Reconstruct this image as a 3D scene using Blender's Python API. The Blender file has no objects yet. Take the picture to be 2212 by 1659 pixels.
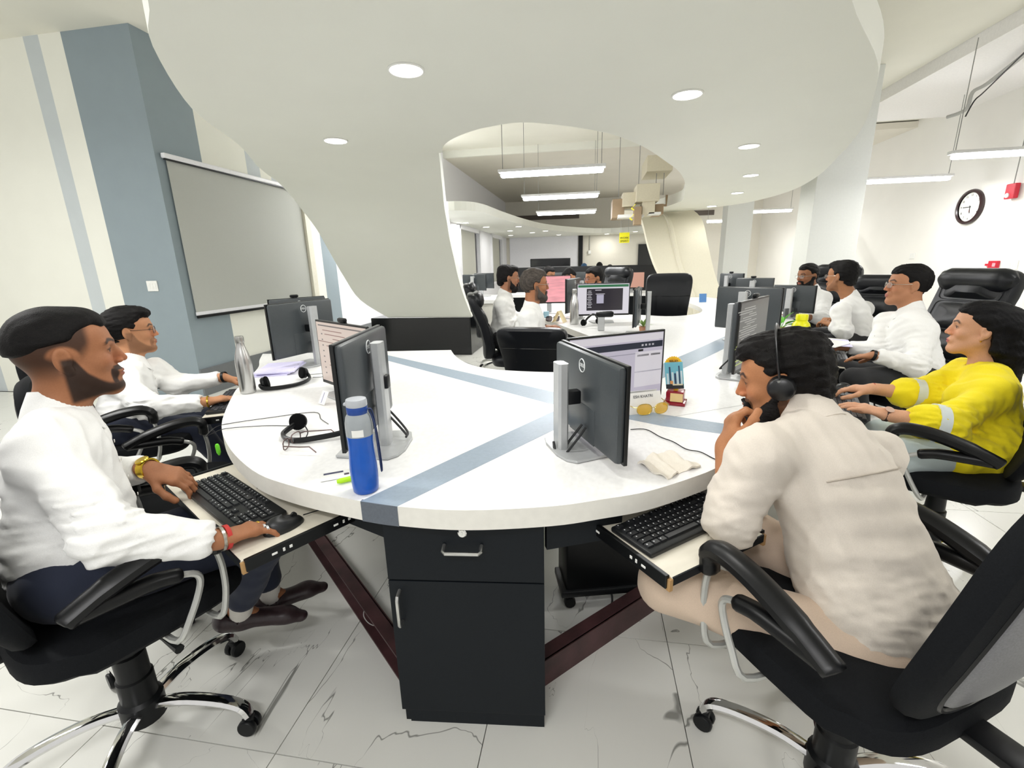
import bpy, bmesh, math, random
import numpy as np
from mathutils import Vector, Matrix
S = bpy.context.scene
C = S.collection
PI = math.pi
random.seed(5)
# ---------------------------------------------------------------- camera, world, exposure
CAM = np.array([0, 0, 1.35]); FPX = 983.0
_p, _y, _r = [math.radians(v) for v in (14.72, 9.6, -1.45)]
_fw = np.array([-math.sin(_y)*math.cos(_p), math.cos(_y)*math.cos(_p), -math.sin(_p)])
_rt = np.array([math.cos(_y), math.sin(_y), 0]); _up = np.cross(_rt, _fw)
_rt, _up = math.cos(_r)*_rt + math.sin(_r)*_up, -math.sin(_r)*_rt + math.cos(_r)*_up
cd = bpy.data.cameras.new('camera'); cam = bpy.data.objects.new('camera', cd); C.objects.link(cam)
cd.sensor_width = 36; cd.lens = FPX/2212*36; cd.clip_start = 0.02; cd.clip_end = 200
cam.matrix_world = Matrix(((_rt[0], _up[0], -_fw[0], 0), (_rt[1], _up[1], -_fw[1], 0), (_rt[2], _up[2], -_fw[2], 1.35), (0, 0, 0, 1)))
S.camera = cam
W = bpy.data.worlds.new('world'); S.world = W; W.use_nodes = True
W.node_tree.nodes['Background'].inputs[0].default_value = (1, 0.985, 0.95, 1)
W.node_tree.nodes['Background'].inputs[1].default_value = 1.0
S.view_settings.view_transform = 'Standard'; S.view_settings.look = 'None'
S.view_settings.exposure = -0.2; S.view_settings.gamma = 1.0; S.view_settings.use_curve_mapping = False
DOWN_W, TUBE_W = 9.0, 30.0        # watts of one downlight and of one hanging tube
S.cycles.max_bounces = 8; S.cycles.diffuse_bounces = 5; S.cycles.glossy_bounces = 3

def at(px, py, D):
    """point seen at photo pixel (px,py) at camera depth D"""
    d = _rt*((px-1106)/FPX) + _up*((829.5-py)/FPX) + _fw
    return CAM + d*D

# ---------------------------------------------------------------- materials
MATS = {}
def srgb(c):
    if isinstance(c, str):
        c = [int(c[i:i+2], 16)/255 for i in (0, 2, 4)]
    return tuple((v/12.92 if v <= 0.04045 else ((v+0.055)/1.055)**2.4) for v in c)
def mat(name, col='808080', rough=0.5, metal=0.0, emit=None, es=1.0, noise=0.0, nscale=40, bump=0.0, bscale=200, trans=0.0, alpha=1.0, attr=None, coat=0.0, spec=None, stretch=None, sheen=0.0):
    if name in MATS: return MATS[name]
    m = bpy.data.materials.new(name); m.use_nodes = True
    nt = m.node_tree; b = nt.nodes['Principled BSDF']; c = srgb(col)
    b.inputs['Base Color'].default_value = (*c, 1); b.inputs['Roughness'].default_value = rough
    b.inputs['Metallic'].default_value = metal
    if spec is not None: b.inputs['Specular IOR Level'].default_value = spec
    if coat: b.inputs['Coat Weight'].default_value = coat; b.inputs['Coat Roughness'].default_value = 0.1
    if sheen: b.inputs['Sheen Weight'].default_value = sheen
    if trans: b.inputs['Transmission Weight'].default_value = trans
    if alpha < 1: b.inputs['Alpha'].default_value = alpha
    if emit is not None:
        b.inputs['Emission Color'].default_value = (*srgb(emit), 1); b.inputs['Emission Strength'].default_value = es
    tc = nt.nodes.new('ShaderNodeTexCoord'); vec = tc.outputs['Object']
    if stretch:
        mp = nt.nodes.new('ShaderNodeMapping'); mp.inputs['Scale'].default_value = stretch
        nt.links.new(vec, mp.inputs['Vector']); vec = mp.outputs['Vector']
    src = None
    if attr:
        a = nt.nodes.new('ShaderNodeAttribute'); a.attribute_name = attr; src = a.outputs['Color']
    if noise or not attr:
        n = nt.nodes.new('ShaderNodeTexNoise'); n.inputs['Scale'].default_value = nscale; n.inputs['Detail'].default_value = 4
        nt.links.new(vec, n.inputs['Vector'])
        r = nt.nodes.new('ShaderNodeMapRange'); k = noise if noise else 0.03
        r.inputs[1].default_value = 0.3; r.inputs[2].default_value = 0.7; r.inputs[3].default_value = 1-k; r.inputs[4].default_value = 1+k
        nt.links.new(n.outputs['Fac'], r.inputs[0])
        mx = nt.nodes.new('ShaderNodeVectorMath'); mx.operation = 'SCALE'
        mx.inputs[0].default_value = c
        if src: nt.links.new(src, mx.inputs[0])
        nt.links.new(r.outputs[0], mx.inputs['Scale']); src = mx.outputs[0]
    nt.links.new(src, b.inputs['Base Color'])
    if bump:
        n2 = nt.nodes.new('ShaderNodeTexNoise'); n2.inputs['Scale'].default_value = bscale; n2.inputs['Detail'].default_value = 3
        nt.links.new(vec, n2.inputs['Vector'])
        bp = nt.nodes.new('ShaderNodeBump'); bp.inputs['Strength'].default_value = bump; bp.inputs['Distance'].default_value = 0.004
        nt.links.new(n2.outputs['Fac'], bp.inputs['Height']); nt.links.new(bp.outputs[0], b.inputs['Normal'])
    MATS[name] = m
    return m

# ---------------------------------------------------------------- objects
def link(o, parent=None):
    C.objects.link(o)
    if parent is not None: o.parent = parent
    return o
def empty(name, loc=(0, 0, 0), rz=0.0):
    o = bpy.data.objects.new(name, None); o.location = loc; o.rotation_euler = (0, 0, rz); o.empty_display_size = 0.05
    return link(o)
def tag(o, label=None, cat=None, group=None, kind=None):
    if label: o['label'] = label
    if cat: o['category'] = cat
    if group: o['group'] = group
    if kind: o['kind'] = kind
    return o
def thing(name, label, cat, loc=(0, 0, 0), rz=0.0, group=None):
    return tag(empty(name, loc, rz), label, cat, group)

class MB:
    """collects shapes into one mesh"""
    def __init__(s): s.v = []; s.f = []; s.m = []; s.mi = 0
    def add(s, v, f):
        b = len(s.v); s.v += [tuple(map(float, p)) for p in v]; s.f += [tuple(i+b for i in q) for q in f]; s.m += [s.mi]*len(f); return s
    def box(s, c, d, rz=0, bev=0.0, M=None):
        x, y, z = d[0]/2, d[1]/2, d[2]/2
        if bev > 0:
            b = min(bev, x*.99, y*.99, z*.99)
            bm = bmesh.new(); bmesh.ops.create_cube(bm, size=1)
            for v in bm.verts: v.co = Vector((v.co.x*2*x, v.co.y*2*y, v.co.z*2*z))
            bmesh.ops.bevel(bm, geom=bm.edges[:], offset=b, segments=2, affect='EDGES', profile=0.5)
            bm.verts.index_update(); v = [p.co[:] for p in bm.verts]; f = [[q.index for q in g.verts] for g in bm.faces]; bm.free()
        else:
            v = [(i*x, j*y, k*z) for i in (-1, 1) for j in (-1, 1) for k in (-1, 1)]
            f = [(0, 1, 3, 2), (4, 6, 7, 5), (0, 4, 5, 1), (2, 3, 7, 6), (0, 2, 6, 4), (1, 5, 7, 3)]
        R = M if M is not None else Matrix.Rotation(rz, 3, 'Z')
        return s.add([R @ Vector(p) + Vector(c) for p in v], f)
    def prism(s, poly, z0, z1):
        n = len(poly); v = [(x, y, z0) for x, y in poly] + [(x, y, z1) for x, y in poly]
        f = [tuple(range(n-1, -1, -1)), tuple(range(n, 2*n))] + [(i, (i+1) % n, n+(i+1) % n, n+i) for i in range(n)]
        return s.add(v, f)
    def lathe(s, prof, n=24, M=None, o=(0, 0, 0), caps=True):
        v = []; f = []
        for r, z in prof:
            for i in range(n):
                a = 2*PI*i/n; v.append((r*math.cos(a), r*math.sin(a), z))
        for k in range(len(prof)-1):
            for i in range(n):
                j = (i+1) % n; f.append((k*n+i, k*n+j, (k+1)*n+j, (k+1)*n+i))
        if caps and prof[0][0] > 1e-6: f.append(tuple(range(n-1, -1, -1)))
        if caps and prof[-1][0] > 1e-6: f.append(tuple((len(prof)-1)*n+i for i in range(n)))
        R = M if M is not None else Matrix.Identity(3)
        return s.add([R @ Vector(p) + Vector(o) for p in v], f)
    def tube(s, pts, r, n=8, closed=False, flat=1.0, up=(0, 0, 1)):
        P = [Vector(p) for p in pts]; m = len(P); v = []; f = []
        rr = r if hasattr(r, '__len__') else [r]*m
        N = None
        for i in range(m):
            if closed: t = (P[(i+1) % m]-P[i-1]).normalized()
            else: t = (P[min(i+1, m-1)]-P[max(i-1, 0)]).normalized()
            if N is None:
                N = Vector(up) - t*t.dot(Vector(up))
                if N.length < 1e-3: N = Vector((1, 0, 0)) - t*t.x
            else: N = N - t*t.dot(N)
            N.normalize(); B = t.cross(N)
            for k in range(n):
                a = 2*PI*k/n; v.append(P[i] + B*(rr[i]*math.cos(a)) + N*(rr[i]*flat*math.sin(a)))
        for i in range(m if closed else m-1):
            for k in range(n):
                q = (k+1) % n; j = (i+1) % m; f.append((i*n+k, i*n+q, j*n+q, j*n+k))
        if not closed: f += [tuple(range(n-1, -1, -1)), tuple((m-1)*n+k for k in range(n))]
        return s.add(v, f)
    def build(s, name, m, parent=None, smooth=True, loc=None, ang=40):
        me = bpy.data.meshes.new(name); me.from_pydata(s.v, [], s.f)
        for x in (m if isinstance(m, (list, tuple)) else [m]): me.materials.append(x)
        if isinstance(m, (list, tuple)): me.polygons.foreach_set('material_index', s.m)
        me.update()
        bm = bmesh.new(); bm.from_mesh(me); bmesh.ops.recalc_face_normals(bm, faces=bm.faces[:])
        if smooth:
            ca = math.radians(ang)
            for q in bm.faces: q.smooth = True
            for e in bm.edges:
                if len(e.link_faces) == 2 and e.calc_face_angle(0) > ca: e.smooth = False
        bm.to_mesh(me); bm.free()
        o = bpy.data.objects.new(name, me)
        if loc is not None: o.location = loc
        return link(o, parent)
def bezier(pts, n=6, closed=False):
    """Catmull-Rom through pts"""
    P = [np.array(p, float) for p in pts]; out = []; m = len(P)
    rng = range(m) if closed else range(m-1)
    for i in rng:
        if closed: a, b, c, d = P[i-1], P[i], P[(i+1) % m], P[(i+2) % m]
        else: a, b, c, d = P[max(i-1, 0)], P[i], P[i+1], P[min(i+2, m-1)]
        for k in range(n):
            t = k/n
            out.append(0.5*((2*b)+(c-a)*t+(2*a-5*b+4*c-d)*t*t+(3*b-a-3*c+d)*t**3))
    if not closed: out.append(P[-1])
    return out
def text_obj(txt, size, m, parent, M, name='lettering', depth=0.0005):
    cu = bpy.data.curves.new(name, 'FONT'); cu.body = txt; cu.size = size; cu.align_x = 'CENTER'; cu.align_y = 'CENTER'; cu.extrude = depth; cu.resolution_u = 2
    t = bpy.data.objects.new(name, cu); C.objects.link(t)
    me = bpy.data.meshes.new_from_object(t.evaluated_get(bpy.context.evaluated_depsgraph_get()))
    C.objects.unlink(t); bpy.data.objects.remove(t); bpy.data.curves.remove(cu)
    me.name = name; me.materials.clear(); me.materials.append(m)
    o = bpy.data.objects.new(name, me); link(o, parent); o.matrix_local = M
    return o
def dup(o, parent=None):
    c = o.copy(); C.objects.link(c)
    if parent is not None: c.parent = parent
    for ch in list(o.children): dup(ch, c)
    return c
def basis(x, y, z, o=(0, 0, 0)):
    return Matrix(((x[0], y[0], z[0], o[0]), (x[1], y[1], z[1], o[1]), (x[2], y[2], z[2], o[2]), (0, 0, 0, 1)))
# ================================================================ the room
white_wall = mat('wall_paint', 'e6e6dc', 0.75, noise=0.015, nscale=3, bump=0.05, bscale=150)
cool_white = mat('wall_paint_cool', 'e4e4e8', 0.7, noise=0.01)
blue_paint = mat('blue_grey_paint', '8a979d', 0.7, noise=0.02, nscale=6)
pale_blue = mat('pale_blue_paint', 'bfc6c8', 0.7, noise=0.02, nscale=6)
ceil_paint = mat('ceiling_paint', 'e4e2d6', 0.85, noise=0.02, nscale=2)
tan_paint = mat('tan_ceiling_paint', 'cfc8b8', 0.85, noise=0.03, nscale=2)
canopy_m = mat('canopy_paint', 'e6e7de', 0.55, noise=0.012, nscale=2)
black_lam = mat('black_laminate', '10151a', 0.5, noise=0.08, nscale=120, bump=0.03, bscale=400, spec=0.2)
dark_grey = mat('dark_grey_paint', '6d7072', 0.6)
grille_m = mat('grille_brown', '6f655c', 0.6)

def stone_mat():
    m = bpy.data.materials.new('marble_tile'); m.use_nodes = True; nt = m.node_tree; b = nt.nodes['Principled BSDF']
    b.inputs['Roughness'].default_value = 0.22
    tc = nt.nodes.new('ShaderNodeTexCoord'); oi = nt.nodes.new('ShaderNodeObjectInfo')
    off = nt.nodes.new('ShaderNodeVectorMath'); off.operation = 'ADD'; nt.links.new(tc.outputs['Object'], off.inputs[0])
    sc = nt.nodes.new('ShaderNodeVectorMath'); sc.operation = 'SCALE'; nt.links.new(oi.outputs['Location'], sc.inputs[0]); sc.inputs['Scale'].default_value = 1.7
    nt.links.new(sc.outputs[0], off.inputs[1])
    mp = nt.nodes.new('ShaderNodeMapping'); mp.inputs['Rotation'].default_value = (0, 0, 0.35); mp.inputs['Scale'].default_value = (1.0, 0.42, 1)
    nt.links.new(off.outputs[0], mp.inputs[0])
    n1 = nt.nodes.new('ShaderNodeTexNoise'); n1.inputs['Scale'].default_value = 2.6; n1.inputs['Detail'].default_value = 5; n1.inputs['Distortion'].default_value = 0.6
    nt.links.new(mp.outputs[0], n1.inputs['Vector'])
    d = nt.nodes.new('ShaderNodeMath'); d.operation = 'SUBTRACT'; d.inputs[1].default_value = 0.5; nt.links.new(n1.outputs['Fac'], d.inputs[0])
    a = nt.nodes.new('ShaderNodeMath'); a.operation = 'ABSOLUTE'; nt.links.new(d.outputs[0], a.inputs[0])
    n2 = nt.nodes.new('ShaderNodeTexNoise'); n2.inputs['Scale'].default_value = 3.1; nt.links.new(off.outputs[0], n2.inputs['Vector'])
    w = nt.nodes.new('ShaderNodeMapRange'); w.inputs[1].default_value = 0.45; w.inputs[2].default_value = 0.62; w.inputs[3].default_value = 0.0004; w.inputs[4].default_value = 0.0055
    nt.links.new(n2.outputs['Fac'], w.inputs[0])
    lt = nt.nodes.new('ShaderNodeMath'); lt.operation = 'DIVIDE'; nt.links.new(a.outputs[0], lt.inputs[0]); nt.links.new(w.outputs[0], lt.inputs[1])
    cl = nt.nodes.new('ShaderNodeMapRange'); cl.inputs[1].default_value = 0.2; cl.inputs[2].default_value = 1.0; nt.links.new(lt.outputs[0], cl.inputs[0])
    mx = nt.nodes.new('ShaderNodeMix'); mx.data_type = 'RGBA'; mx.inputs[6].default_value = (*srgb('8d8d88'), 1); mx.inputs[7].default_value = (*srgb('deded8'), 1)
    nt.links.new(cl.outputs[0], mx.inputs[0]); nt.links.new(mx.outputs[2], b.inputs['Base Color'])
    return m
marble = stone_mat(); grout = mat('tile_grout', '7f807c', 0.9)

def struct(name, mb, m, parent=None, smooth=False):
    o = mb.build(name, m, parent, smooth)
    if parent is None: o['kind'] = 'structure'
    return o

XL, XR, YF, YC = -4.25, 5.6, 17.0, 4.3      # left wall, right wall, far wall, corner of the left block
ZC = 3.6
floor = struct('floor', MB().box((0, 7.5, -0.03), (18, 21, 0.04)), grout)
tw, tl = 0.588, 1.134
for i in range(-16, 10):
    x0 = -0.28 + i*tw
    y0 = 0.872 if i < 0 else 1.439
    for j in range(-2, 13):
        cx, cy = x0+tw/2, y0+j*tl+tl/2
        if cy > 12 or cx > 5.3 or (cx < -5.2 and cy < -0.5) or (cx < -4.3 and cy > 4.3): continue
        if 'tile_mesh' not in globals():
            o = MB().box((0, 0, -0.005), (tw-0.003, tl-0.003, 0.01)).build('tile', marble, floor, False, (cx, cy, 0)); tile_mesh = o.data
        else:
            o = bpy.data.objects.new('tile', tile_mesh); link(o, floor); o.location = (cx, cy, 0)
MB().box((0, 15.4, -0.005), (12, 6.2, 0.01)).build('tile_field', marble, floor, False)
# walls
def wall_x(name, x, segs, z1, thick, sgn):
    """wall in a plane X = x; segs: list of (y0, y1, material)"""
    mb = MB(); ms = []
    for y0, y1, m in segs:
        if m not in ms: ms.append(m)
        mb.mi = ms.index(m); mb.box((x+sgn*thick/2, (y0+y1)/2, z1/2), (thick, y1-y0, z1))
    return struct(name, mb, ms)
wall_x('wall_left', XL, [(YC, 4.89, blue_paint), (4.89, 5.6, white_wall), (5.6, 5.84, pale_blue), (5.84, 6.05, white_wall), (6.05, 6.4, pale_blue), (6.4, 7.05, white_wall), (7.05, 7.45, blue_paint), (7.45, 9.2, cool_white)], ZC, 0.2, -1)
mb = MB(); ms = [white_wall, pale_blue, blue_paint]
for x0, x1, k in ((-12, -6.98, 1), (-6.98, -5.45, 0), (-5.45, -5.27, 1), (-5.27, -5.01, 0), (-5.01, XL-0.2, 2)):
    mb.mi = k; mb.box(((x0+x1)/2, YC+0.1, ZC/2), (x1-x0, 0.2, ZC))
struct('wall_left_block', mb, ms)
struct('baseboard_left', MB().box((XL+0.012, 6.75, 0.15), (0.024, 4.9, 0.30)), dark_grey)
mb = MB(); mb.box((-3.55, 9.3, ZC/2), (1.4, 0.2, ZC)); struct('wall_left_return', mb, cool_white)
# far left wall with two windows
XF = -2.95
mb = MB()
WINS = [(10.6, 12.6), (14.2, 16.0)]
ys = 9.4
for y0, y1 in WINS:
    mb.box((XF-0.1, (ys+y0)/2, ZC/2), (0.2, y0-ys, ZC)); mb.box((XF-0.1, (y0+y1)/2, 0.4), (0.2, y1-y0, 0.8)); mb.box((XF-0.1, (y0+y1)/2, (2.2+ZC)/2), (0.2, y1-y0, ZC-2.2)); ys = y1
mb.box((XF-0.1, (ys+YF)/2, ZC/2), (0.2, YF-ys, ZC))
struct('wall_far_left', mb, cool_white)
blind_m = mat('blind_cloth', 'b4b4aa', 0.8, noise=0.02); frame_w = mat('white_upvc', 'e8e8ec', 0.4); black_p = mat('black_plastic', '0e1012', 0.4, noise=0.05, spec=0.25)
for k, (y0, y1) in enumerate(WINS):
    w = struct('window_%d' % (k+2), MB().box((XF-0.13, (y0+y1)/2, 1.5), (0.02, y1-y0, 1.4)), mat('night_glass', '0d1216', 0.08))
    fr = MB()
    for y in (y0, y1): fr.box((XF, y, 1.5), (0.1, 0.12, 1.5))
    fr.box((XF, (y0+y1)/2, 2.22), (0.1, y1-y0, 0.1)); fr.box((XF, (y0+y1)/2, 0.8), (0.1, y1-y0, 0.06))
    fr.build('window_frame', frame_w, w, False)
    MB().box((XF-0.03, (y0+y1)/2-0.14, 1.5), (0.01, (y1-y0)*0.82, 1.36)).build('blind_fabric', blind_m, w, False)
struct('wall_far', MB().box((1.2, YF+0.1, ZC/2), (9.5, 0.2, ZC)), mat('beige_wall', 'd8d4c8', 0.8, noise=0.02))
struct('trim_1', MB().box((-0.28, YF-0.04, 1.2), (0.14, 0.1, 2.4)), black_p)
struct('door_1', MB().box((1.95, YF-0.03, 0.97), (0.5, 0.08, 1.9)), mat('dark_doorway', '131414', 0.5))
o = MB().box((-1.6, YF-0.03, 1.5), (2.45, 0.05, 1.55), bev=0.008).build('projection_screen', mat('screen_cloth', 'e8e8ee', 0.8), None, False); tag(o, 'wide white panel on the far wall under the wavy canopy', 'screen')
wall_x('wall_right', XR, [(-1.5, YF, mat('right_wall', 'eceae4', 0.7, noise=0.015, nscale=2))], ZC, 0.2, 1)
# pillars
def pillar(n, x0, y0, w, d):
    mb = MB(); mb.box((x0+w/2, y0+d/2, ZC/2), (w, d, ZC), bev=0.006)
    return struct('wall_pillar_%s' % n, mb, mat('pillar_paint', 'dddfdb', 0.7, noise=0.015))
pillar('near', 2.93, 7.0, 0.6, 0.46); pillar('far', 2.93, 11.0, 0.52, 0.4)
# ceilings
mb = MB(); mb.box((-0.1, 4.65, ZC+0.05), (8.3, 10.3, 0.1)); struct('ceiling', mb, ceil_paint)
struct('ceiling_left', MB().box((-8.2, 2, ZC+0.05), (7.9, 5, 0.1)), ceil_paint)
struct('ceiling_far', MB().box((1.3, 13.5, 3.53), (9, 7.4, 0.1)), mat('far_ceiling_paint', 'dcd7cb', 0.85, noise=0.02, nscale=2))
struct('ceiling_right', MB().box((4.83, 3.8, 3.53), (1.55, 10.6, 0.16)), mat('soffit_white', 'eeecea', 0.8))
struct('ceiling_right_far', MB().box((4.83, 13.1, ZC+0.05), (1.55, 8, 0.1)), ceil_paint)
struct('trim_2', MB().box((-0.1, 9.78, 3.54), (8.3, 0.06, 0.14)), white_wall)

# ---------------------------------------------------------------- sculpted canopy
ZK = 2.25
outer_r = [(-0.2, 0.95), (0.35, 1.2), (0.7, 1.65), (0.929, 2.133), (1.343, 2.745), (1.601, 3.242), (1.97, 4.1), (2.32, 5.2), (2.629, 6.342), (2.773, 7.507), (2.6, 8.6), (2.1, 9.3), (1.6, 9.7)]
inner = [(1.0, 9.6), (1.25, 8.9), (1.40, 8.2), (1.402, 7.756), (1.169, 6.371), (0.95, 5.5), (0.712, 4.871), (0.4, 4.15), (0.077, 3.664), (-0.381, 3.321), (-0.65, 3.33), (-0.894, 3.469), (-1.10, 3.70), (-1.20, 3.95)]
R_edge = [(-1.229, 3.95, 2.25), (-1.30, 4.2, 2.222), (-1.359, 4.4, 2.158), (-1.46, 4.75, 2.075), (-1.56, 5.1, 1.959), (-1.63, 5.4, 1.83), (-1.697, 5.7, 1.652), (-1.745, 6.0, 1.44), (-1.786, 6.3, 1.189), (-1.785, 6.55, 0.91), (-1.741, 6.8, 0.585)]
L_edge = [(-2.9, 3.95, 2.25), (-3.06, 4.3, 2.245), (-3.196, 4.65, 2.235), (-3.27, 4.95, 2.15), (-3.329, 5.2, 2.044), (-3.36, 5.42, 1.92), (-3.376, 5.6, 1.786), (-3.45, 5.95, 1.53), (-3.50, 6.3, 1.24), (-3.44, 6.6, 0.88), (-3.10, 6.8, 0.585)]
outer_l = [(-2.9, 3.95), (-2.62, 3.45), (-2.489, 3.168), (-2.239, 2.574), (-1.777, 1.894), (-1.494, 1.61), (-1.25, 1.28), (-0.85, 1.0)]
poly = [tuple(p) for p in bezier(outer_r, 5)] + [tuple(p) for p in bezier(inner, 5)] + [tuple(p) for p in bezier(outer_l, 5)]
canopy = thing('ceiling_canopy', 'sculpted white canopy curving over the desk and sweeping down to a black plinth', 'canopy')
mb = MB(); mb.prism(poly, ZK, ZK+0.16); mb.build('flat_panel', canopy_m, canopy, True, ang=30)
def sheet(L, Rr, n, th, name, m, parent, ridge=None):
    L = bezier(L, n); Rr = bezier(Rr, n); k = len(L); w = 10; top = []; mb = MB()
    P = [[(L[i]*(1-j/w)+Rr[i]*(j/w)) for j in range(w+1)] for i in range(k)]
    v = []; f = []
    for lay in (0, 1):
        for i in range(k):
            t = P[min(i+1, k-1)][5]-P[max(i-1, 0)][5]; c = P[i][w]-P[i][0]; nn = np.cross(t, c); nn /= np.linalg.norm(nn)
            if nn[2] < 0: nn = -nn
            for j in range(w+1): v.append(P[i][j] + nn*th*lay)
    q = k*(w+1)
    for i in range(k-1):
        for j in range(w):
            a = i*(w+1)+j
            f += [(a, a+1, a+w+2, a+w+1), (q+a, q+a+w+1, q+a+w+2, q+a+1)]
        for j in (0, w):
            a = i*(w+1)+j; f.append((a, a+w+1, q+a+w+1, q+a))
    for i in (0, k-1):
        for j in range(w): a = i*(w+1)+j; f.append((a, a+1, q+a+1, q+a))
    mb.add(v, f); return mb.build(name, m, parent, True, ang=35)
sheet(L_edge, R_edge, 4, 0.12, 'falling_panel', canopy_m, canopy)
MB().box((-2.58, 7.28, 0.29), (1.62, 1.0, 0.58), bev=0.01).build('plinth', mat('gloss_black', '07090b', 0.12), canopy, False)
# second leg far away
leg2 = thing('curved_pillar', 'cream curved slide-like leg with a raised rib, far end of the desk', 'pillar')
A = [(0.62, 10.2, 2.27), (0.90, 9.9, 2.21), (1.0, 9.5, 2.0), (1.08, 9.2, 1.6), (1.2, 8.9, 1.2), (1.42, 8.6, 0.75), (1.5, 8.5, 0.3)]
B = [(1.75, 10.2, 2.27), (1.95, 9.9, 2.21), (2.08, 9.5, 1.98), (2.14, 9.2, 1.55), (2.2, 8.9, 1.1), (2.3, 8.6, 0.65), (2.35, 8.5, 0.3)]
leg_m = mat('cream_canopy', 'ded9c6', 0.6, noise=0.02)
sheet(A, B, 4, 0.1, 'slide_panel', leg_m, leg2)
rib = [(np.array(a)*0.55+np.array(b)*0.45) + np.array((0, -0.085, 0.035)) for a, b in zip(A, B)]
MB().tube(bezier(rib, 4), 0.05, 8).build('raised_rib', leg_m, leg2)
struct('ceiling_canopy_far', MB().prism([tuple(p) for p in bezier([(-2.95, 8.9), (-2.5, 8.1), (-2.1, 8.15), (-1.9, 8.626), (-1.8, 9.764), (-1.585, 11.577), (-1.186, 13.427), (-0.322, 15.16), (0.7, 16.0), (2.2, 15.2), (2.9, 14)], 4)] + [(2.95, YF), (-2.95, YF)], 2.27, 2.42), canopy_m)

# ---------------------------------------------------------------- lamps
glow = mat('lamp_glow', 'ffffff', 0.5, emit='fffaf2', es=9.0); trim_m = mat('lamp_trim', 'e8e8e4', 0.4)
def area(name, loc, sx, sy, w, parent, disk=False, col=(1, 0.985, 0.95), spread=PI):
    l = bpy.data.lights.new(name, 'AREA'); l.shape = 'DISK' if disk else 'RECTANGLE'; l.size = sx; l.spread = spread
    if not disk: l.size_y = sy
    l.energy = w; l.color = col
    o = bpy.data.objects.new(name, l); link(o, parent); o.location = loc; return o
DL = [(-0.864, 2.341, 'round downlight at top centre-left of canopy, the biggest one'), (0.531, 3.006, 'round downlight in canopy above the seated man in the headset'), (-1.822, 3.386, 'round downlight in canopy near the falling panel on the left'),
      (1.293, 4.404, 'round downlight third in the right-hand row of canopy'), (1.771, 5.867, 'round downlight fourth in the right-hand row of canopy'), (2.051, 7.304, 'round downlight fifth along the canopy, beside the near pillar'), (2.10, 8.9, 'round downlight at the far tip of the canopy'),
      (-0.35, 1.35, 'round downlight over the front rim of the desk, above the frame')]
def downlight(x, y, z, label, grp, w):
    t = thing('downlight', label, 'ceiling light', (x, y, z), 0, grp)
    MB().lathe([(0.086, 0.0), (0.087, -0.005), (0.083, -0.009), (0.078, -0.008), (0.074, -0.003)], 24).build('trim_ring', trim_m, t)
    MB().lathe([(0.0001, -0.009), (0.074, -0.008), (0.075, -0.002)], 24).build('diffuser', glow, t)
    if w: area('downlight_lamp', (0, 0, -0.02), 0.15, 0, w, t, True)
for x, y, l in DL: downlight(x, y, ZK, l, 'downlights in the near canopy', DOWN_W if y < 8 else 2.5)
FD = [(-2.712, 10.365), (-2.532, 11.694), (-2.185, 13.263), (-2.514, 15.329), (-1.75, 11.945), (-1.69, 14.372), (-1.25, 13.9), (-0.996, 15.997), (0.594, 16.431), (1.457, 15.7)]
FL = ['far-canopy downlight nearest the first far window, big one', 'far-canopy downlight second along the window side', 'far-canopy downlight third along the window side', 'far-canopy downlight deepest in the window corner', 'far-canopy downlight at the wavy edge, left of the grille end', 'far-canopy downlight above the white panel, left half', 'far-canopy downlight above the white panel, middle, nearer one', 'far-canopy downlight above the white panel, farther right one', 'far-canopy downlight left of the yellow hanging sign', 'far-canopy downlight right of the yellow sign by the slide-like leg']
for i, (x, y) in enumerate(FD): downlight(x, y, 2.27, FL[i], 'downlights in the far canopy', 12 if i % 2 == 0 else 0)
tube_m = mat('tube_glow', 'ffffff', 0.5, emit='f6f8ff', es=40.0); housing = mat('batten_white', 'd8d8d6', 0.4); wire_m = mat('wire_grey', '8a8a86', 0.5)
def batten(x, y, z, label, L=1.2, hang=ZC, w=TUBE_W):
    t = thing('hanging_tube_light', label, 'lamp', (x, y, z), 0)
    MB().box((0, 0, 0.03), (L, 0.10, 0.035), bev=0.008).build('housing', housing, t, False)
    MB().box((0, 0, -0.012), (L-0.05, 0.075, 0.05), bev=0.02).build('diffuser', tube_m, t)
    for s in (-1, 1): MB().tube([(s*L*0.46, 0, 0.04), (s*L*0.46, 0, hang-z)], 0.004, 6).build('suspension_wire', wire_m, t)
    area('tube_lamp', (0, 0, -0.05), L*0.95, 0.07, w, t)
batten(-0.43, 5.54, 2.345, 'largest hanging tube light seen through the canopy opening'); batten(-0.45, 7.53, 2.343, 'middle of the three hanging tube lights in the opening'); batten(-0.46, 9.72, 2.328, 'smallest hanging tube light in the opening, above the grille')
batten(4.5, 7.96, 2.40, 'hanging tube light on the right beside the pillar, lower one', hang=3.45); batten(4.4, 6.03, 2.36, 'hanging tube light cut by the right edge of the picture', hang=3.45)
batten(4.0, 12.0, 2.40, 'thin hanging tube light between the two pillars'); batten(3.9, 14.5, 2.40, 'farthest tube light between the pillars')
batten(-3.2, 1.2, 2.75, 'added tube light over the left seats, unseen above the frame', w=48); batten(-5.6, 1.7, 2.9, 'added tube light brightening the striped wall, unseen left of the frame', w=48); batten(3.2, 1.6, 2.75, 'added tube light over the right seats, unseen above the frame'); batten(-0.4, -0.9, 2.75, 'added tube light behind the camera place, unseen'); batten(3.3, 12.8, 3.1, 'added tube light for the far wall, unseen behind the tip of the canopy', w=45); batten(-3.25, 8.35, 3.1, 'added tube light above the far wavy canopy edge, unseen behind the falling panel', w=45); batten(-3.3, 7.9, 3.0, 'unseen hanging tube light behind the falling panel')  # unseen tubes, added to fill the seats, left wall and far end with light
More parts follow.
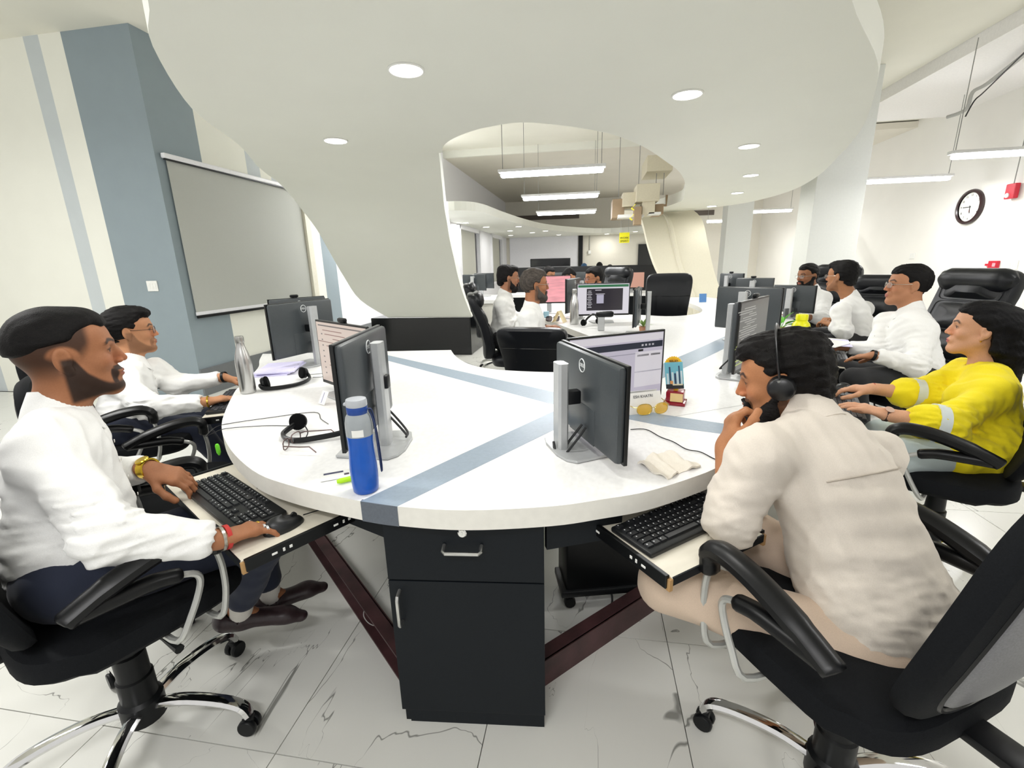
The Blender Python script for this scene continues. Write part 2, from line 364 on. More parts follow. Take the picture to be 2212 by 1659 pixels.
# ================================================================ the wave-shaped desk
TZ = 0.76
def laminate():
    m = mat('white_laminate', 'eaeae9', 0.32, noise=0.045, nscale=45, stretch=(1.6, 1, 1))
    return m
lam = laminate(); lam_edge = mat('laminate_edge', 'e4e2da', 0.45); stripe_m = mat('blue_grey_laminate', '8e9dac', 0.4, noise=0.05, nscale=90); stripe_edge = mat('slate_laminate', '5a616b', 0.45, noise=0.08, nscale=150)
steel = mat('brushed_steel', 'c4c4c2', 0.28, 0.95, noise=0.03, nscale=30, stretch=(1, 1, 0.02)); chrome = mat('chrome', 'dcdcdc', 0.08, 1.0); silver = mat('silver_plastic', 'b9bbbc', 0.35, 0.35); seam_m = mat('seam_dark', 'b8b9b8', 0.6)
cable_m = mat('black_cable', '131416', 0.5); white_p = mat('white_plastic', 'e6e6e2', 0.4)
desk = thing('wave_desk', 'large white wave-shaped desk with blue-grey inlaid strips that cross', 'desk')
out = [(-2.35, 2.95), (-2.20, 2.72), (-2.037, 2.494), (-1.83, 2.10), (-1.75, 1.951), (-1.469, 1.548), (-1.243, 1.313), (-1.004, 1.134), (-0.828, 1.057), (-0.612, 1.002), (-0.475, 0.981), (-0.292, 0.983), (-0.083, 1.027), (0.046, 1.078), (0.166, 1.135), (0.304, 1.236), (0.392, 1.316), (0.58, 1.52), (0.78, 1.80), (0.93, 2.06), (1.10, 2.36), (1.32, 2.80), (1.52, 3.25), (1.74, 3.8), (1.93, 4.5), (2.06, 5.4), (2.10, 6.3), (2.05, 7.2), (1.9, 7.9)]
inn = [(1.25, 7.9), (1.40, 7.0), (1.42, 6.2), (1.30, 5.6), (1.08, 5.30), (0.85, 5.22), (0.60, 5.36), (0.10, 5.60), (-0.16, 6.2), (-0.28, 6.8), (-0.6, 7.1), (-0.85, 6.55), (-0.72, 5.85), (-0.508, 5.157), (-0.24, 4.45), (0.02, 3.8), (0.26, 3.2), (0.30, 2.85), (0.16, 2.60), (-0.08, 2.50), (-0.304, 2.495), (-0.555, 2.549), (-0.733, 2.694), (-0.87, 2.909), (-0.975, 3.144)]
O_ = [tuple(p[:2]) for p in bezier(out, 5)]; I_ = [tuple(p[:2]) for p in bezier(inn, 4)]
poly = O_ + I_
mb = MB(); n = len(poly)
vt = [(x, y, TZ) for x, y in poly]; vb = [(x, y, TZ-0.056) for x, y in poly]
mb.add(vt, [tuple(range(n))]); mb.add(vb, [tuple(range(n-1, -1, -1))])
mb.mi = 1
mb.add(vt+vb, [(i, (i+1) % n, n+(i+1) % n, n+i) for i in range(n)])
mb.build('desktop', [lam, lam_edge], desk, True, ang=50)
def strip(a0, a1, b0, b1, name='inlaid_strip'):
    mb = MB(); mb.prism([a0, a1, b1, b0], TZ-0.01, TZ+0.0006); return mb.build(name, stripe_m, desk, False)
strip((-0.578, 0.994), (-0.471, 0.980), (-0.14, 1.775), (-0.115, 1.57)); strip((-0.14, 1.775), (-0.115, 1.57), (0.70, 3.16), (0.76, 2.98)); strip((0.70, 3.16), (0.76, 2.98), (1.28, 4.14), (1.36, 3.98))
strip((-1.45, 2.875), (-1.53, 3.045), (-0.165, 1.90), (-0.15, 2.08)); strip((-0.165, 1.90), (-0.15, 2.08), (0.28, 1.65), (0.30, 1.785)); strip((0.28, 1.65), (0.30, 1.785), (0.60, 1.545), (0.66, 1.63))
# the strip returns down the rim
def nearest_out(xa, xb):
    return [p for p in O_ if xa <= p[0] <= xb and p[1] < 1.3]
rim = [(-0.578, 0.994)] + [p for p in nearest_out(-0.577, -0.472)] + [(-0.471, 0.980)]
mb = MB(); k = len(rim)
mb.add([(x, y-0.0012, TZ+0.0005) for x, y in rim] + [(x, y-0.0012, TZ-0.057) for x, y in rim] + [(x, y+0.01, TZ+0.0005) for x, y in rim] + [(x, y+0.01, TZ-0.057) for x, y in rim],
       [(i, i+1, k+i+1, k+i) for i in range(k-1)] + [(2*k+i, 3*k+i, 3*k+i+1, 2*k+i+1) for i in range(k-1)] + [(0, k, 3*k, 2*k), (k-1, 3*k-1, 4*k-1, 2*k-1)] + [(i, 2*k+i, 2*k+i+1, i+1) for i in range(k-1)])
mb.build('edge_strip', stripe_edge, desk, True)
for a, b in [((0.64, 4.98), (1.88, 4.62)), ((0.66, 4.80), (1.86, 4.42)), ((0.30, 1.74), (0.92, 2.10)), ((1.40, 6.2), (2.08, 6.1)), ((-0.50, 5.16), (0.10, 5.55))]:
    MB().tube([(a[0], a[1], TZ+0.0002), (b[0], b[1], TZ+0.0002)], 0.0022, 4, flat=0.3).build('joint_line', seam_m, desk)
# black aprons under the top
def apron(a, b, z0=0.63, z1=0.704, t=0.018, name='apron_panel'):
    a = np.array(a); b = np.array(b); c = (a+b)/2; L = np.linalg.norm(b-a)
    return MB().box((c[0], c[1], (z0+z1)/2), (L, t, z1-z0), math.atan2(b[1]-a[1], b[0]-a[0])).build(name, black_lam, desk, False)
apron((-0.80, 1.17), (-0.53, 1.06), 0.61); apron((-0.1, 1.07), (0.10, 1.155), 0.61)
for a, b in [((-1.95, 2.75), (-1.2, 2.95)), ((-0.9, 3.05), (-0.52, 2.62)), ((0.12, 2.68), (0.2, 3.2)), ((1.25, 2.95), (1.62, 3.75)), ((1.7, 4.1), (1.95, 5.4)), ((0.02, 4.0), (-0.42, 5.1)), ((-0.46, 5.25), (-0.72, 6.3)), ((0.75, 5.36), (0.95, 5.36))]: apron(a, b, 0.1, 0.704, 0.025, 'modesty_panel')
# ---- drawer pedestal under the front rim
ang = math.atan2(0.040, 0.427)
cab = thing('drawer_pedestal', 'black pedestal cabinet with drawer and door under the front of the white desk', 'cabinet', (-0.3175, 1.035, 0), ang)
MB().box((0, 0.235, 0.352), (0.424, 0.45, 0.704)).build('body', black_lam, cab, False)
MB().box((0.008, 0.02, 0.028), (0.408, 0.03, 0.056)).build('plinth', black_lam, cab, False)
dr = MB().box((0, -0.0, 0.61), (0.43, 0.02, 0.184), bev=0.0015).build('drawer', black_lam, cab, False)
MB().tube([(-0.05, -0.012, 0.632), (-0.05, -0.034, 0.626), (-0.044, -0.040, 0.624), (0.044, -0.040, 0.624), (0.05, -0.034, 0.626), (0.05, -0.012, 0.632)], 0.0052, 8, up=(0, 1, 0)).build('handle', steel, dr)
MB().lathe([(0.0125, 0), (0.0125, 0.004), (0.010, 0.006), (0.0001, 0.0055)], 18, Matrix.Rotation(PI/2, 3, 'X'), (0, -0.010, 0.668)).box((0, -0.0165, 0.668), (0.002, 0.001, 0.009)).build('lock', chrome, dr)
do = MB().box((0, -0.0, 0.288), (0.43, 0.02, 0.452), bev=0.0015).build('door', black_lam, cab, False)
MB().tube([(-0.185, -0.010, 0.485), (-0.185, -0.034, 0.48), (-0.185, -0.038, 0.472), (-0.185, -0.038, 0.393), (-0.185, -0.034, 0.386), (-0.185, -0.010, 0.382)], 0.0052, 8, up=(1, 0, 0)).build('handle', steel, do)
# ---- maroon steel floor rails
rail_m = mat('maroon_rail_paint', '43292b', 0.5, noise=0.45, nscale=9, bump=0.1, bscale=60)
for i, (a, b, l) in enumerate([((-0.565, 1.18), (-1.55, 2.05), 'dark steel rail running left on the floor under the desk'), ((-0.12, 1.20), (0.62, 1.93), 'scuffed maroon steel rail running right on the floor under the desk')]):
    a = np.array(a); b = np.array(b); c = (a+b)/2; L = np.linalg.norm(b-a)
    t = thing('floor_rail', l, 'rail', (c[0], c[1], 0), math.atan2(b[1]-a[1], b[0]-a[0]))
    MB().box((0, 0, 0.05), (L, 0.008, 0.10)).build('web', rail_m, t, False); MB().box((0, 0.025, 0.004), (L, 0.05, 0.008)).build('lower_flange', rail_m, t, False); MB().box((0, 0.025, 0.096), (L, 0.05, 0.008)).build('upper_flange', rail_m, t, False)
# ---- computer tower, cables
t = thing('computer_tower', 'black computer tower in the shade under the right side of the desk', 'computer', (0.06, 1.66, 0.0), 0.25)
MB().box((0, 0, 0.22), (0.30, 0.17, 0.30), bev=0.01).build('case', black_p, t); MB().box((0, -0.015, 0.085), (0.34, 0.16, 0.03), bev=0.005).build('trolley', mat('soft_black', '1c1e20', 0.35), t)
for s in (-1, 1):
    for q in (-1, 1): MB().lathe([(0.022, -0.012), (0.024, 0), (0.022, 0.012)], 14, Matrix.Rotation(PI/2, 3, 'X'), (s*0.13, q*0.06, 0.026)).box((s*0.13, q*0.06, 0.06), (0.02, 0.02, 0.03)).build('wheel', black_p, t)
t = tag(MB().box((-0.75, 1.72, 0.2), (0.16, 0.36, 0.38), 0.5, bev=0.01).build('computer_tower', black_p), 'black computer tower behind the pedestal on its left side', 'computer')
def cable(name, pts, r, m, label, cat='cable', n=6):
    return tag(MB().tube(bezier(pts, n), r, 6).build(name, m), label, cat)
cable('power_cable', [(-0.60, 1.20, 0.62), (-0.605, 1.2, 0.5), (-0.63, 1.22, 0.35), (-0.615, 1.24, 0.2), (-0.60, 1.27, 0.02)], 0.003, mat('white_cable', 'c8c8c4', 0.5), 'thin white cable hanging down left of the pedestal')
cable('power_cable', [(-0.88, 1.46, 0.006), (-0.86, 1.40, 0.006), (-0.80, 1.36, 0.006), (-0.72, 1.38, 0.006)], 0.003, MATS['white_cable'], 'short white cable lying on the floor by the left rail')
cable('power_cable', [(0.05, 1.9, 0.5), (0.03, 1.85, 0.3), (0.05, 1.8, 0.08), (0.1, 1.75, 0.02), (0.12, 1.62, 0.006), (0.08, 1.48, 0.006)], 0.004, cable_m, 'black cable trailing from the computer tower to the right rail')
cable('power_cable', [(-0.85, 1.75, 0.5), (-0.8, 1.6, 0.25), (-0.72, 1.55, 0.1), (-0.74, 1.45, 0.2), (-0.66, 1.42, 0.35)], 0.004, cable_m, 'black cable looping in the shade behind the left rail')

# ================================================================ keyboard trays, keyboards, mice
tray_top = mat('tray_laminate', 'dcd6c6', 0.4, noise=0.03, nscale=12, stretch=(1, 6, 1)); ply = mat('raw_ply_edge', 'b08a5a', 0.7)
def tray(label, fr, fl, dep=0.36, z=0.655, slots=True):
    """fr, fl: front right and front left corner (seen by the user); local +Y runs under the desk"""
    fr = np.array(fr); fl = np.array(fl); L = np.linalg.norm(fr-fl); a = math.atan2(fr[1]-fl[1], fr[0]-fl[0]); c = (fr+fl)/2
    t = thing('keyboard_tray', label, 'tray', (c[0], c[1], z), a)
    MB().box((0, dep/2, -0.009), (L-0.02, dep, 0.018), bev=0.001).build('board', tray_top, t, False)
    MB().box((0, 0.0, -0.010), (L-0.022, 0.004, 0.021)).build('front_edge', black_lam, t, False)
    for s in (-1, 1):
        r = MB().box((s*(L/2-0.002), dep/2+0.006, -0.012), (0.012, dep, 0.034), bev=0.002).build('slide_rail', mat('rail_black', '1a1c1e', 0.3, 0.6), t, False)
        MB().box((s*(L/2-0.006), 0.004, -0.018), (0.010, 0.012, 0.03)).build('corner_block', ply, t, False)
        if slots:
            for y0 in (0.075, 0.245):
                for dy, dd in ((0, (0.002, 0.014, 0.006)), (0.024, (0.002, 0.006, 0.010)), (0.042, (0.002, 0.008, 0.008))): MB().box((s*(L/2+0.0045), y0+dy, -0.012), dd, bev=0.0008).build('slot', white_p, r, False)
    return t
key_m = mat('key_black', '1b1d20', 0.45); kb_m = mat('keyboard_body', '17191b', 0.4); legend = mat('key_legend', 'd8dade', 0.5)
KROWS = [(0.055, [(0.0, 1), (2, 1), (3, 1), (4, 1), (5, 1), (6.5, 1), (7.5, 1), (8.5, 1), (9.5, 1), (11, 1), (12, 1), (13, 1), (14, 1), (15.3, 1), (16.3, 1), (17.3, 1)]),
         (0.031, [(i, 1) for i in range(13)] + [(13, 2), (15.3, 1), (16.3, 1), (17.3, 1), (18.6, 1), (19.6, 1), (20.6, 1), (21.6, 1)]),
         (0.012, [(0, 1.5)] + [(1.5+i, 1) for i in range(12)] + [(13.5, 1.5), (15.3, 1), (16.3, 1), (17.3, 1), (18.6, 1), (19.6, 1), (20.6, 1), (21.6, 1)]),
         (-0.007, [(0, 1.75)] + [(1.75+i, 1) for i in range(11)] + [(12.75, 2.25), (18.6, 1), (19.6, 1), (20.6, 1)]),
         (-0.026, [(0, 2.25)] + [(2.25+i, 1) for i in range(10)] + [(12.25, 2.75), (16.3, 1), (18.6, 1), (19.6, 1), (20.6, 1), (21.6, 1)]),
         (-0.045, [(0, 1.25), (1.25, 1.25), (2.5, 1.25), (3.75, 6.25), (10, 1.25), (11.25, 1.25), (12.5, 1.25), (13.75, 1.25), (15.3, 1), (16.3, 1), (17.3, 1), (18.6, 2), (20.6, 1)])]
KW = 0.01895
KEYMESH = {}
def keyboard(label, loc, rz, detail=True):
    t = thing('keyboard', label, 'keyboard', loc, rz)
    MB().box((0, 0, 0.008), (0.442, 0.142, 0.015), bev=0.005).build('case', kb_m, t)
    st = MB(); lg = MB()
    for y, ks in KROWS:
        for x, w in ks:
            cx = -0.2135 + (x+w/2)*KW; wd = w*KW-0.0028
            if detail:
                kk = round(w, 2)
                if kk not in KEYMESH:
                    q = MB(); h = wd/2; g = 0.0081
                    q.add([(-h, -g, 0), (h, -g, 0), (h, g, 0), (-h, g, 0), (-h+.0012, -g+.0012, 0.006), (h-.0012, -g+.0012, 0.006), (h-.0012, g-.0010, 0.006), (-h+.0012, g-.0010, 0.006)], [(4, 5, 6, 7), (0, 1, 5, 4), (1, 2, 6, 5), (2, 3, 7, 6), (3, 0, 4, 7)])
                    o = q.build('key', key_m, t, False); KEYMESH[kk] = o.data
                else: o = bpy.data.objects.new('key', KEYMESH[kk]); link(o, t)
                o.location = (cx, y, 0.0155)
                if w < 6: lg.box((cx-wd*0.22, y+0.002, 0.0217), (0.0030, 0.0030, 0.0004))
            else: st.box((cx, y, 0.017), (wd, 0.0162, 0.006))
    if detail: lg.build('legend', legend, t, False)['kind'] = 'stuff'
    else: st.build('key_field', mat('key_grey', '3a3d42', 0.45), t, False)['kind'] = 'stuff'
    return t
def mouse(label, loc, rz):
    t = thing('mouse', label, 'mouse', loc, rz)
    pr = [(0.0, 0.0)]; mb = MB(); v = []; f = []; nu, nv = 10, 18
    for i in range(nu+1):
        a = (i/nu)*PI/2
        for j in range(nv):
            b = 2*PI*j/nv; v.append((0.031*math.cos(a)**0.6*math.cos(b)*(1-0.12*math.sin(b)), 0.055*math.cos(a)**0.6*math.sin(b), 0.034*math.sin(a)*(1-0.25*math.sin(b))))
    for i in range(nu):
        for j in range(nv): f.append((i*nv+j, i*nv+(j+1) % nv, (i+1)*nv+(j+1) % nv, (i+1)*nv+j))
    mb.add(v, f); mb.build('shell', kb_m, t)
    MB().lathe([(0.0001, -0.004), (0.008, -0.004), (0.008, 0.004), (0.0001, 0.004)], 12, Matrix.Rotation(PI/2, 3, 'Y'), (0, 0.03, 0.026)).build('scroll_wheel', black_p, t)
    return t
tray('cream keyboard tray with slotted black rail, pulled out before the man on the left', (-0.829, 0.849), (-1.41, 1.199), 0.37)
tray('cream keyboard tray under the elbow of the man in the headset', (0.47, 1.14), (0.192, 0.922), 0.36)
tray('white keyboard tray in front of the woman in yellow', (1.36, 2.64), (1.13, 2.02), 0.36)
tray('white keyboard tray in front of the man with rimless glasses on the right', (1.87, 3.75), (1.62, 3.11), 0.34)
tray('keyboard tray before the second man on the left', (-1.86, 1.83), (-2.14, 2.34), 0.36)
aP1 = math.atan2(1.08-1.30, -0.902+1.289)
keyboard('black keyboard with white legends under the left hand of the first man', (-1.085, 1.118, 0.655), aP1+0.0)
keyboard('black keyboard on the tray beside the cream sleeve', (0.285, 1.185, 0.655), math.atan2(0.2, 0.24))
keyboard('dark grey keyboard under the hands of the woman in yellow', (1.21, 2.30, 0.655), 1.19, False)
keyboard('grey keyboard under the hands of the man with rimless glasses', (1.73, 3.48, 0.655), 1.19, False)
keyboard('black keyboard half hidden behind the steel bottle on the left', (-1.93, 2.12, 0.655), -1.07, False)
mouse('black mouse under the right hand wearing silver rings', (-0.824, 1.006, 0.656), -0.55)
mouse('black mouse under the hand of the woman in yellow', (1.34, 2.60, 0.656), 1.2)
mouse('black mouse under the hand of the man with rimless glasses', (1.86, 3.83, 0.656), 1.2)
cable('mouse_cable', [(-0.797, 1.056, 0.668), (-0.765, 1.11, 0.66), (-0.73, 1.15, 0.658)], 0.0018, cable_m, 'thin black cable running from the ringed hand under the desk rim')
cable('keyboard_cable', [(-1.05, 1.19, 0.668), (-1.02, 1.24, 0.66), (-0.98, 1.28, 0.658)], 0.0018, cable_m, 'short black cable from the first keyboard to the desk rim')

# ================================================================ monitors
mon_back = mat('monitor_shell', '3c4144', 0.36, spec=0.45, noise=0.06, nscale=200, bump=0.02, bscale=600); mon_edge = mat('monitor_bezel', '0f1112', 0.35)
logo_m = mat('logo_white', 'dfe2e2', 0.4)
def screen_mat(name, col, es): return mat(name, '141416', 0.25, emit=col, es=es)
def scr_rect(mb_list, parent, m, x, z, w, h, y): pass
SW, SH = 0.492, 0.290
def monitor(label, x, y, rz, ztop=1.10, screen=None, stand=True, h=None, webcam=False, cables=True, w=SW, hh=SH, base_z=TZ, tilt=0.0, logo=True, sticker=False, off=0.105):
    """local -Y is the screen side, +Y the back; (x,y) is the middle of the panel"""
    t = thing('monitor', label, 'monitor', (x, y, base_z), rz)
    zt = ztop-base_z; zc = zt-hh/2
    b = MB(); b.box((0, 0.004, zc), (w, 0.012, hh), bev=0.002); b.build('bezel', mon_edge, t, False)
    sh = MB(); sh.box((0, 0.020, zc), (w-0.006, 0.026, hh-0.006), bev=0.012); sh.box((0, 0.0325, zc-hh*0.28), (w*0.40, 0.004, hh*0.40), bev=0.0018); shell = sh.build('shell', mon_back, t)
    sc = MB().box((0, -0.0025, zc+0.004), (w-0.018, 0.001, hh-0.026)).build('screen', screen or mat('screen_off', '101316', 0.12), t, False)
    if logo:
        ry = Matrix.Rotation(-PI/2, 3, 'X')
        r_ = MB().tube([(0.021*math.cos(a), 0.0338, zt-0.045+0.021*math.sin(a)) for a in [2*PI*i/28 for i in range(28)]], 0.0018, 6, closed=True, up=(0, 1, 0)).build('logo_ring', logo_m, shell)
        text_obj('DELL', 0.0165, logo_m, shell, basis((-1, 0, 0), (0, 0, 1), (0, 1, 0), (0, 0.0335, zt-0.045)), 'logo_text')
    if sticker: MB().box((0.08, 0.037, zc-0.10), (0.05, 0.002, 0.022)).build('white_sticker', white_p, shell, False)
    if stand:
        ht = h or zt-0.03
        st = MB(); pts = []
        q = MB(); prof = [(-0.030, -0.010), (-0.022, -0.017), (0.022, -0.017), (0.030, -0.010), (0.030, 0.010), (0.022, 0.017), (-0.022, 0.017), (-0.030, 0.010)]
        q.prism([(px, py+off) for px, py in prof], 0.006, ht); q.build('stand_column', silver, t)
        MB().box((0, 0.066, zc), (0.035, 0.05, 0.045), bev=0.006).build('neck', black_p, t)
        bs = MB(); bs.prism([(-0.10, -0.075), (0.10, -0.075), (0.125, 0.10), (0.10, 0.125), (0.05, 0.138), (-0.05, 0.138), (-0.10, 0.125), (-0.125, 0.10)], 0.002, 0.010)
        bs.build('stand_base', silver, t, False)
        MB().prism([(-0.098, -0.073), (0.098, -0.073), (0.122, 0.098), (0.05, 0.136), (-0.05, 0.136), (-0.122, 0.098)], 0, 0.002).build('base_foot', black_p, t, False)
        if cables:
            for dx in (0.02, 0.05):
                MB().tube(bezier([(-dx, 0.04, zc-0.09), (-dx*1.1, 0.075, zc-0.13), (-dx*0.8, 0.125, zc-0.19), (0.0, 0.130, max(0.03, zc-0.21))], 5), 0.004, 6).build('cable', cable_m, t)
    if webcam:
        wc = MB().box((0.02, 0.006, zt+0.012), (0.062, 0.024, 0.022), bev=0.009); wc.box((0.02, 0.014, zt-0.004), (0.03, 0.018, 0.014), bev=0.003)
        wc.build('webcam', black_p, t)
    return t, zc
def rects(parent, zc, items):
    """flat print on a screen: (x, z, w, h, colour) in metres from the screen middle; seen from the user's side"""
    for nm, m, lst in items:
        q = MB()
        for (x, z, w, h) in lst: q.box((x, -0.0034, zc+0.004+z), (w, 0.0006, h))
        q.build(nm, m, parent, False)
lil = screen_mat('screen_lilac', 'd9d2e2', 0.75); navy = screen_mat('ui_navy', '222c44', 0.5); pale = screen_mat('ui_white', 'e9e4ea', 0.85); uigrey = screen_mat('ui_grey', 'b8b4c4', 0.6); uiblack = screen_mat('ui_black', '1c1c24', 0.4)
# ================================================================ monitors placed
SCR_CODE = screen_mat('screen_code_dark', '43453a', 0.55)
t, zc = monitor('monitor showing its dark back with a ring logo, right of the desk centre', 0.016, 1.44, math.radians(114.6), 1.08, w=0.484, screen=lil)
t, zc = monitor('monitor with a lilac web page and navy header, behind the one turned away', 0.125, 1.873, math.radians(32.5), 1.07, screen=lil, w=0.474)
rects(t, zc, [('page_white', pale, [(0, 0.116, 0.45, 0.026), (0.155, -0.02, 0.14, 0.15)]), ('header_bar', navy, [(0, 0.083, 0.45, 0.026)]), ('header_icon', pale, [(0.12, 0.083, 0.010, 0.008), (0.138, 0.083, 0.010, 0.008), (0.156, 0.083, 0.010, 0.008), (0.174, 0.083, 0.010, 0.008), (0.18, 0.106, 0.05, 0.010)]), ('list_bar', uiblack, [(0.125, 0.040, 0.06, 0.008), (0.19, 0.040, 0.05, 0.008), (0.112, 0.062, 0.025, 0.009)]), ('row_line', uigrey, [(0.155, -0.03, 0.14, 0.005), (0.0, 0.05, 0.2, 0.003)])])
t, zc = monitor('monitor seen nearly edge-on behind the blue bottle', -0.7325, 1.357, math.radians(-81.6), 1.148, w=0.44, hh=0.322, off=0.062)
cream = screen_mat('screen_cream', 'f0ddd0', 0.85); redt = screen_mat('page_text_red', 'b98a80', 0.6); greyt = screen_mat('page_text_grey', '98908c', 0.6)
t, zc = monitor('monitor with a cream spreadsheet page and a webcam on top, left of the desk centre', -1.128, 1.94, math.radians(-34.2), 1.11, screen=cream, w=0.5, hh=0.32, webcam=True)
random.seed(3)
L1 = [(random.uniform(-0.12, 0.05), 0.11-0.019*i, random.uniform(0.12, 0.26), 0.0035) for i in range(13)]
rects(t, zc, [('text_line', redt, L1), ('text_line', greyt, [(-0.19, 0.09-0.028*i, 0.012, 0.006) for i in range(8)] + [(0.0, 0.132, 0.44, 0.006)])])
monitor('monitor with its dark back and ring logo toward us, behind the steel bottle', -1.79, 2.635, math.radians(-103), 1.16, w=0.50, hh=0.33)
monitor('monitor at the back left of the desk, only its top corner and webcam showing', -2.15, 3.15, math.radians(-120), 1.15, webcam=True, w=0.43, hh=0.32)
t, zc = monitor('monitor with dim green code on screen behind the hair of the man in the headset', 0.815, 2.43, math.radians(57), 1.16, screen=screen_mat('screen_dim', '5c5b5a', 0.5), w=0.48, hh=0.34, webcam=True)
grn = screen_mat('code_green', '98a83a', 0.9); cg = screen_mat('code_grey', 'b0aea8', 0.7)
random.seed(9)
rects(t, zc, [('code_line', cg, [(-0.20+0.05+random.uniform(0, .12), 0.13-0.011*i, random.uniform(0.1, 0.3), 0.004) for i in range(15)]), ('code_line', grn, [(-0.20+0.04+random.uniform(0, .06), -0.03-0.010*i, random.uniform(0.06, 0.26), 0.006) for i in range(11)])])
monitor('monitor with grey back and white ring logo, just behind the dim green one', 1.16, 3.60, math.radians(140), 1.15, w=0.46, hh=0.31)
monitor('wide monitor back at the far right row, half hidden by the nearer one', 2.0, 6.06, math.radians(148), 1.12, w=0.42, hh=0.29, webcam=True)
monitor('farthest small monitor back of the right-hand row, on a silver stand', 1.95, 6.8, math.radians(120), 1.16, w=0.40, hh=0.30, webcam=True)
monitor('slim monitor before the bearded man, seen from behind', 2.05, 5.05, math.radians(135), 1.08, w=0.4, hh=0.27)
wht = screen_mat('screen_white', 'eeeaf2', 0.9); grnbar = screen_mat('green_bar', '3c8a5c', 0.7); darkw = screen_mat('dark_window', '3a3440', 0.5); lilw = screen_mat('popup_lilac', 'cfcbe0', 0.8)
t, zc = monitor('monitor on the middle desk with a dark code window and green title bar', 0.15, 4.70, math.radians(9), 1.15, screen=wht, w=0.53, hh=0.32, cables=False)
rects(t, zc, [('title_bar', grnbar, [(0, 0.128, 0.5, 0.024)]), ('code_window', darkw, [(0.015, -0.005, 0.36, 0.215)])])
q = MB(); [q.box((-0.13, 0.08-0.014*i, zc*0), (0, 0, 0)) for i in range(0)]
for nm, m, lst in [('code_text', wht, [(-0.135, 0.08-0.016*i, 0.03+0.01*(i % 3), 0.005) for i in range(11)] + [(-0.05, 0.088, 0.06, 0.006), (-0.03, 0.05, 0.09, 0.005)]), ('popup', lilw, [(-0.03, 0.0, 0.07, 0.085)])]:
    q = MB()
    for (x, z, w_, h_) in lst: q.box((x, -0.0042, zc+0.004+z), (w_, 0.0006, h_))
    q.build(nm, m, t, False)
monitor('monitor turned sideways with a white sticker, left of the green title bar', -0.17, 5.1, math.radians(-105), 1.19, w=0.5, hh=0.36, sticker=True, cables=False)
pink = mat('pink_wallpaper', 'c98a92', 0.3, emit='c98a92', es=0.6, noise=0.25, nscale=5, stretch=(1, 1, 8))
monitor('monitor with a pink cloudy wallpaper beyond the grey-haired man', -0.46, 5.6, math.radians(6), 1.21, screen=pink, w=0.52, hh=0.33, cables=False)
monitor('monitor edge-on at the right end of the middle desk', 0.39, 3.92, math.radians(-100), 1.14, w=0.46, hh=0.30, cables=False)

# ================================================================ chairs
leather = mat('black_leather', '131519', 0.36, spec=0.32, noise=0.12, nscale=160, bump=0.08, bscale=260); fabric = mat('black_mesh_fabric', '101215', 0.8, spec=0.15, noise=0.25, nscale=420, bump=0.15, bscale=500)
shell_grey = mat('grey_back_panel', '6b6b6e', 0.5, noise=0.15, nscale=300); arm_m = mat('arm_polyurethane', '0c0d0f', 0.35, spec=0.3); arm_tube = mat('arm_tube_grey', 'b9bab6', 0.3, 0.4)
CH = {}
def superell(w, h, p, n=40):
    r = []
    for i in range(n):
        a = 2*PI*i/n; c, s = math.cos(a), math.sin(a)
        r.append((math.copysign(abs(c)**(2/p), c)*w/2, math.copysign(abs(s)**(2/p), s)*h/2))
    return r
def pad(outline, layers, xf):
    """stack of scaled outlines -> closed cushion. layers: (scale, offset along thickness)"""
    n = len(outline); v = []; f = []
    for sc, t in layers:
        v += [xf(x*sc, y*sc, t) for x, y in outline]
    for k in range(len(layers)-1):
        for i in range(n): j = (i+1) % n; f.append((k*n+i, k*n+j, (k+1)*n+j, (k+1)*n+i))
    f.append(tuple(range(n-1, -1, -1))); f.append(tuple((len(layers)-1)*n+i for i in range(n)))
    return v, f
def chair_base(t, rot=0.0, metal=True):
    m = chrome if metal else arm_m
    MB().lathe([(0.045, 0.07), (0.055, 0.075), (0.055, 0.14), (0.045, 0.15), (0.045, 0.22), (0.040, 0.225), (0.040, 0.30), (0.034, 0.305), (0.030, 0.40), (0.0001, 0.40)], 20).build('gas_column', black_p, t)
    for k in range(5):
        a = rot + 2*PI*k/5; d = np.array((math.cos(a), math.sin(a), 0))
        pts = [d*0.04+np.array((0, 0, .115)), d*0.12+np.array((0, 0, .128)), d*0.22+np.array((0, 0, .118)), d*0.285+np.array((0, 0, .095)), d*0.305+np.array((0, 0, .062))]
        lg = MB().tube(bezier(pts, 4), 0.0195, 8, flat=0.75).build('base_leg', m, t)
        c = d*0.302; side = np.array((-d[1], d[0], 0)); R = basis(d, (0, 0, 1), side).to_3x3()
        cw = MB()
        for s in (-1, 1): cw.lathe([(0.0001, -0.009), (0.024, -0.009), (0.027, -0.005), (0.027, 0.005), (0.024, 0.009), (0.0001, 0.009)], 16, R, c+side*0.014*s+np.array((0, 0, 0.0272)))
        cw.box(c+np.array((0, 0, 0.045)), (0.03, 0.03, 0.03), a, 0.008); cw.build('caster', black_p, lg)
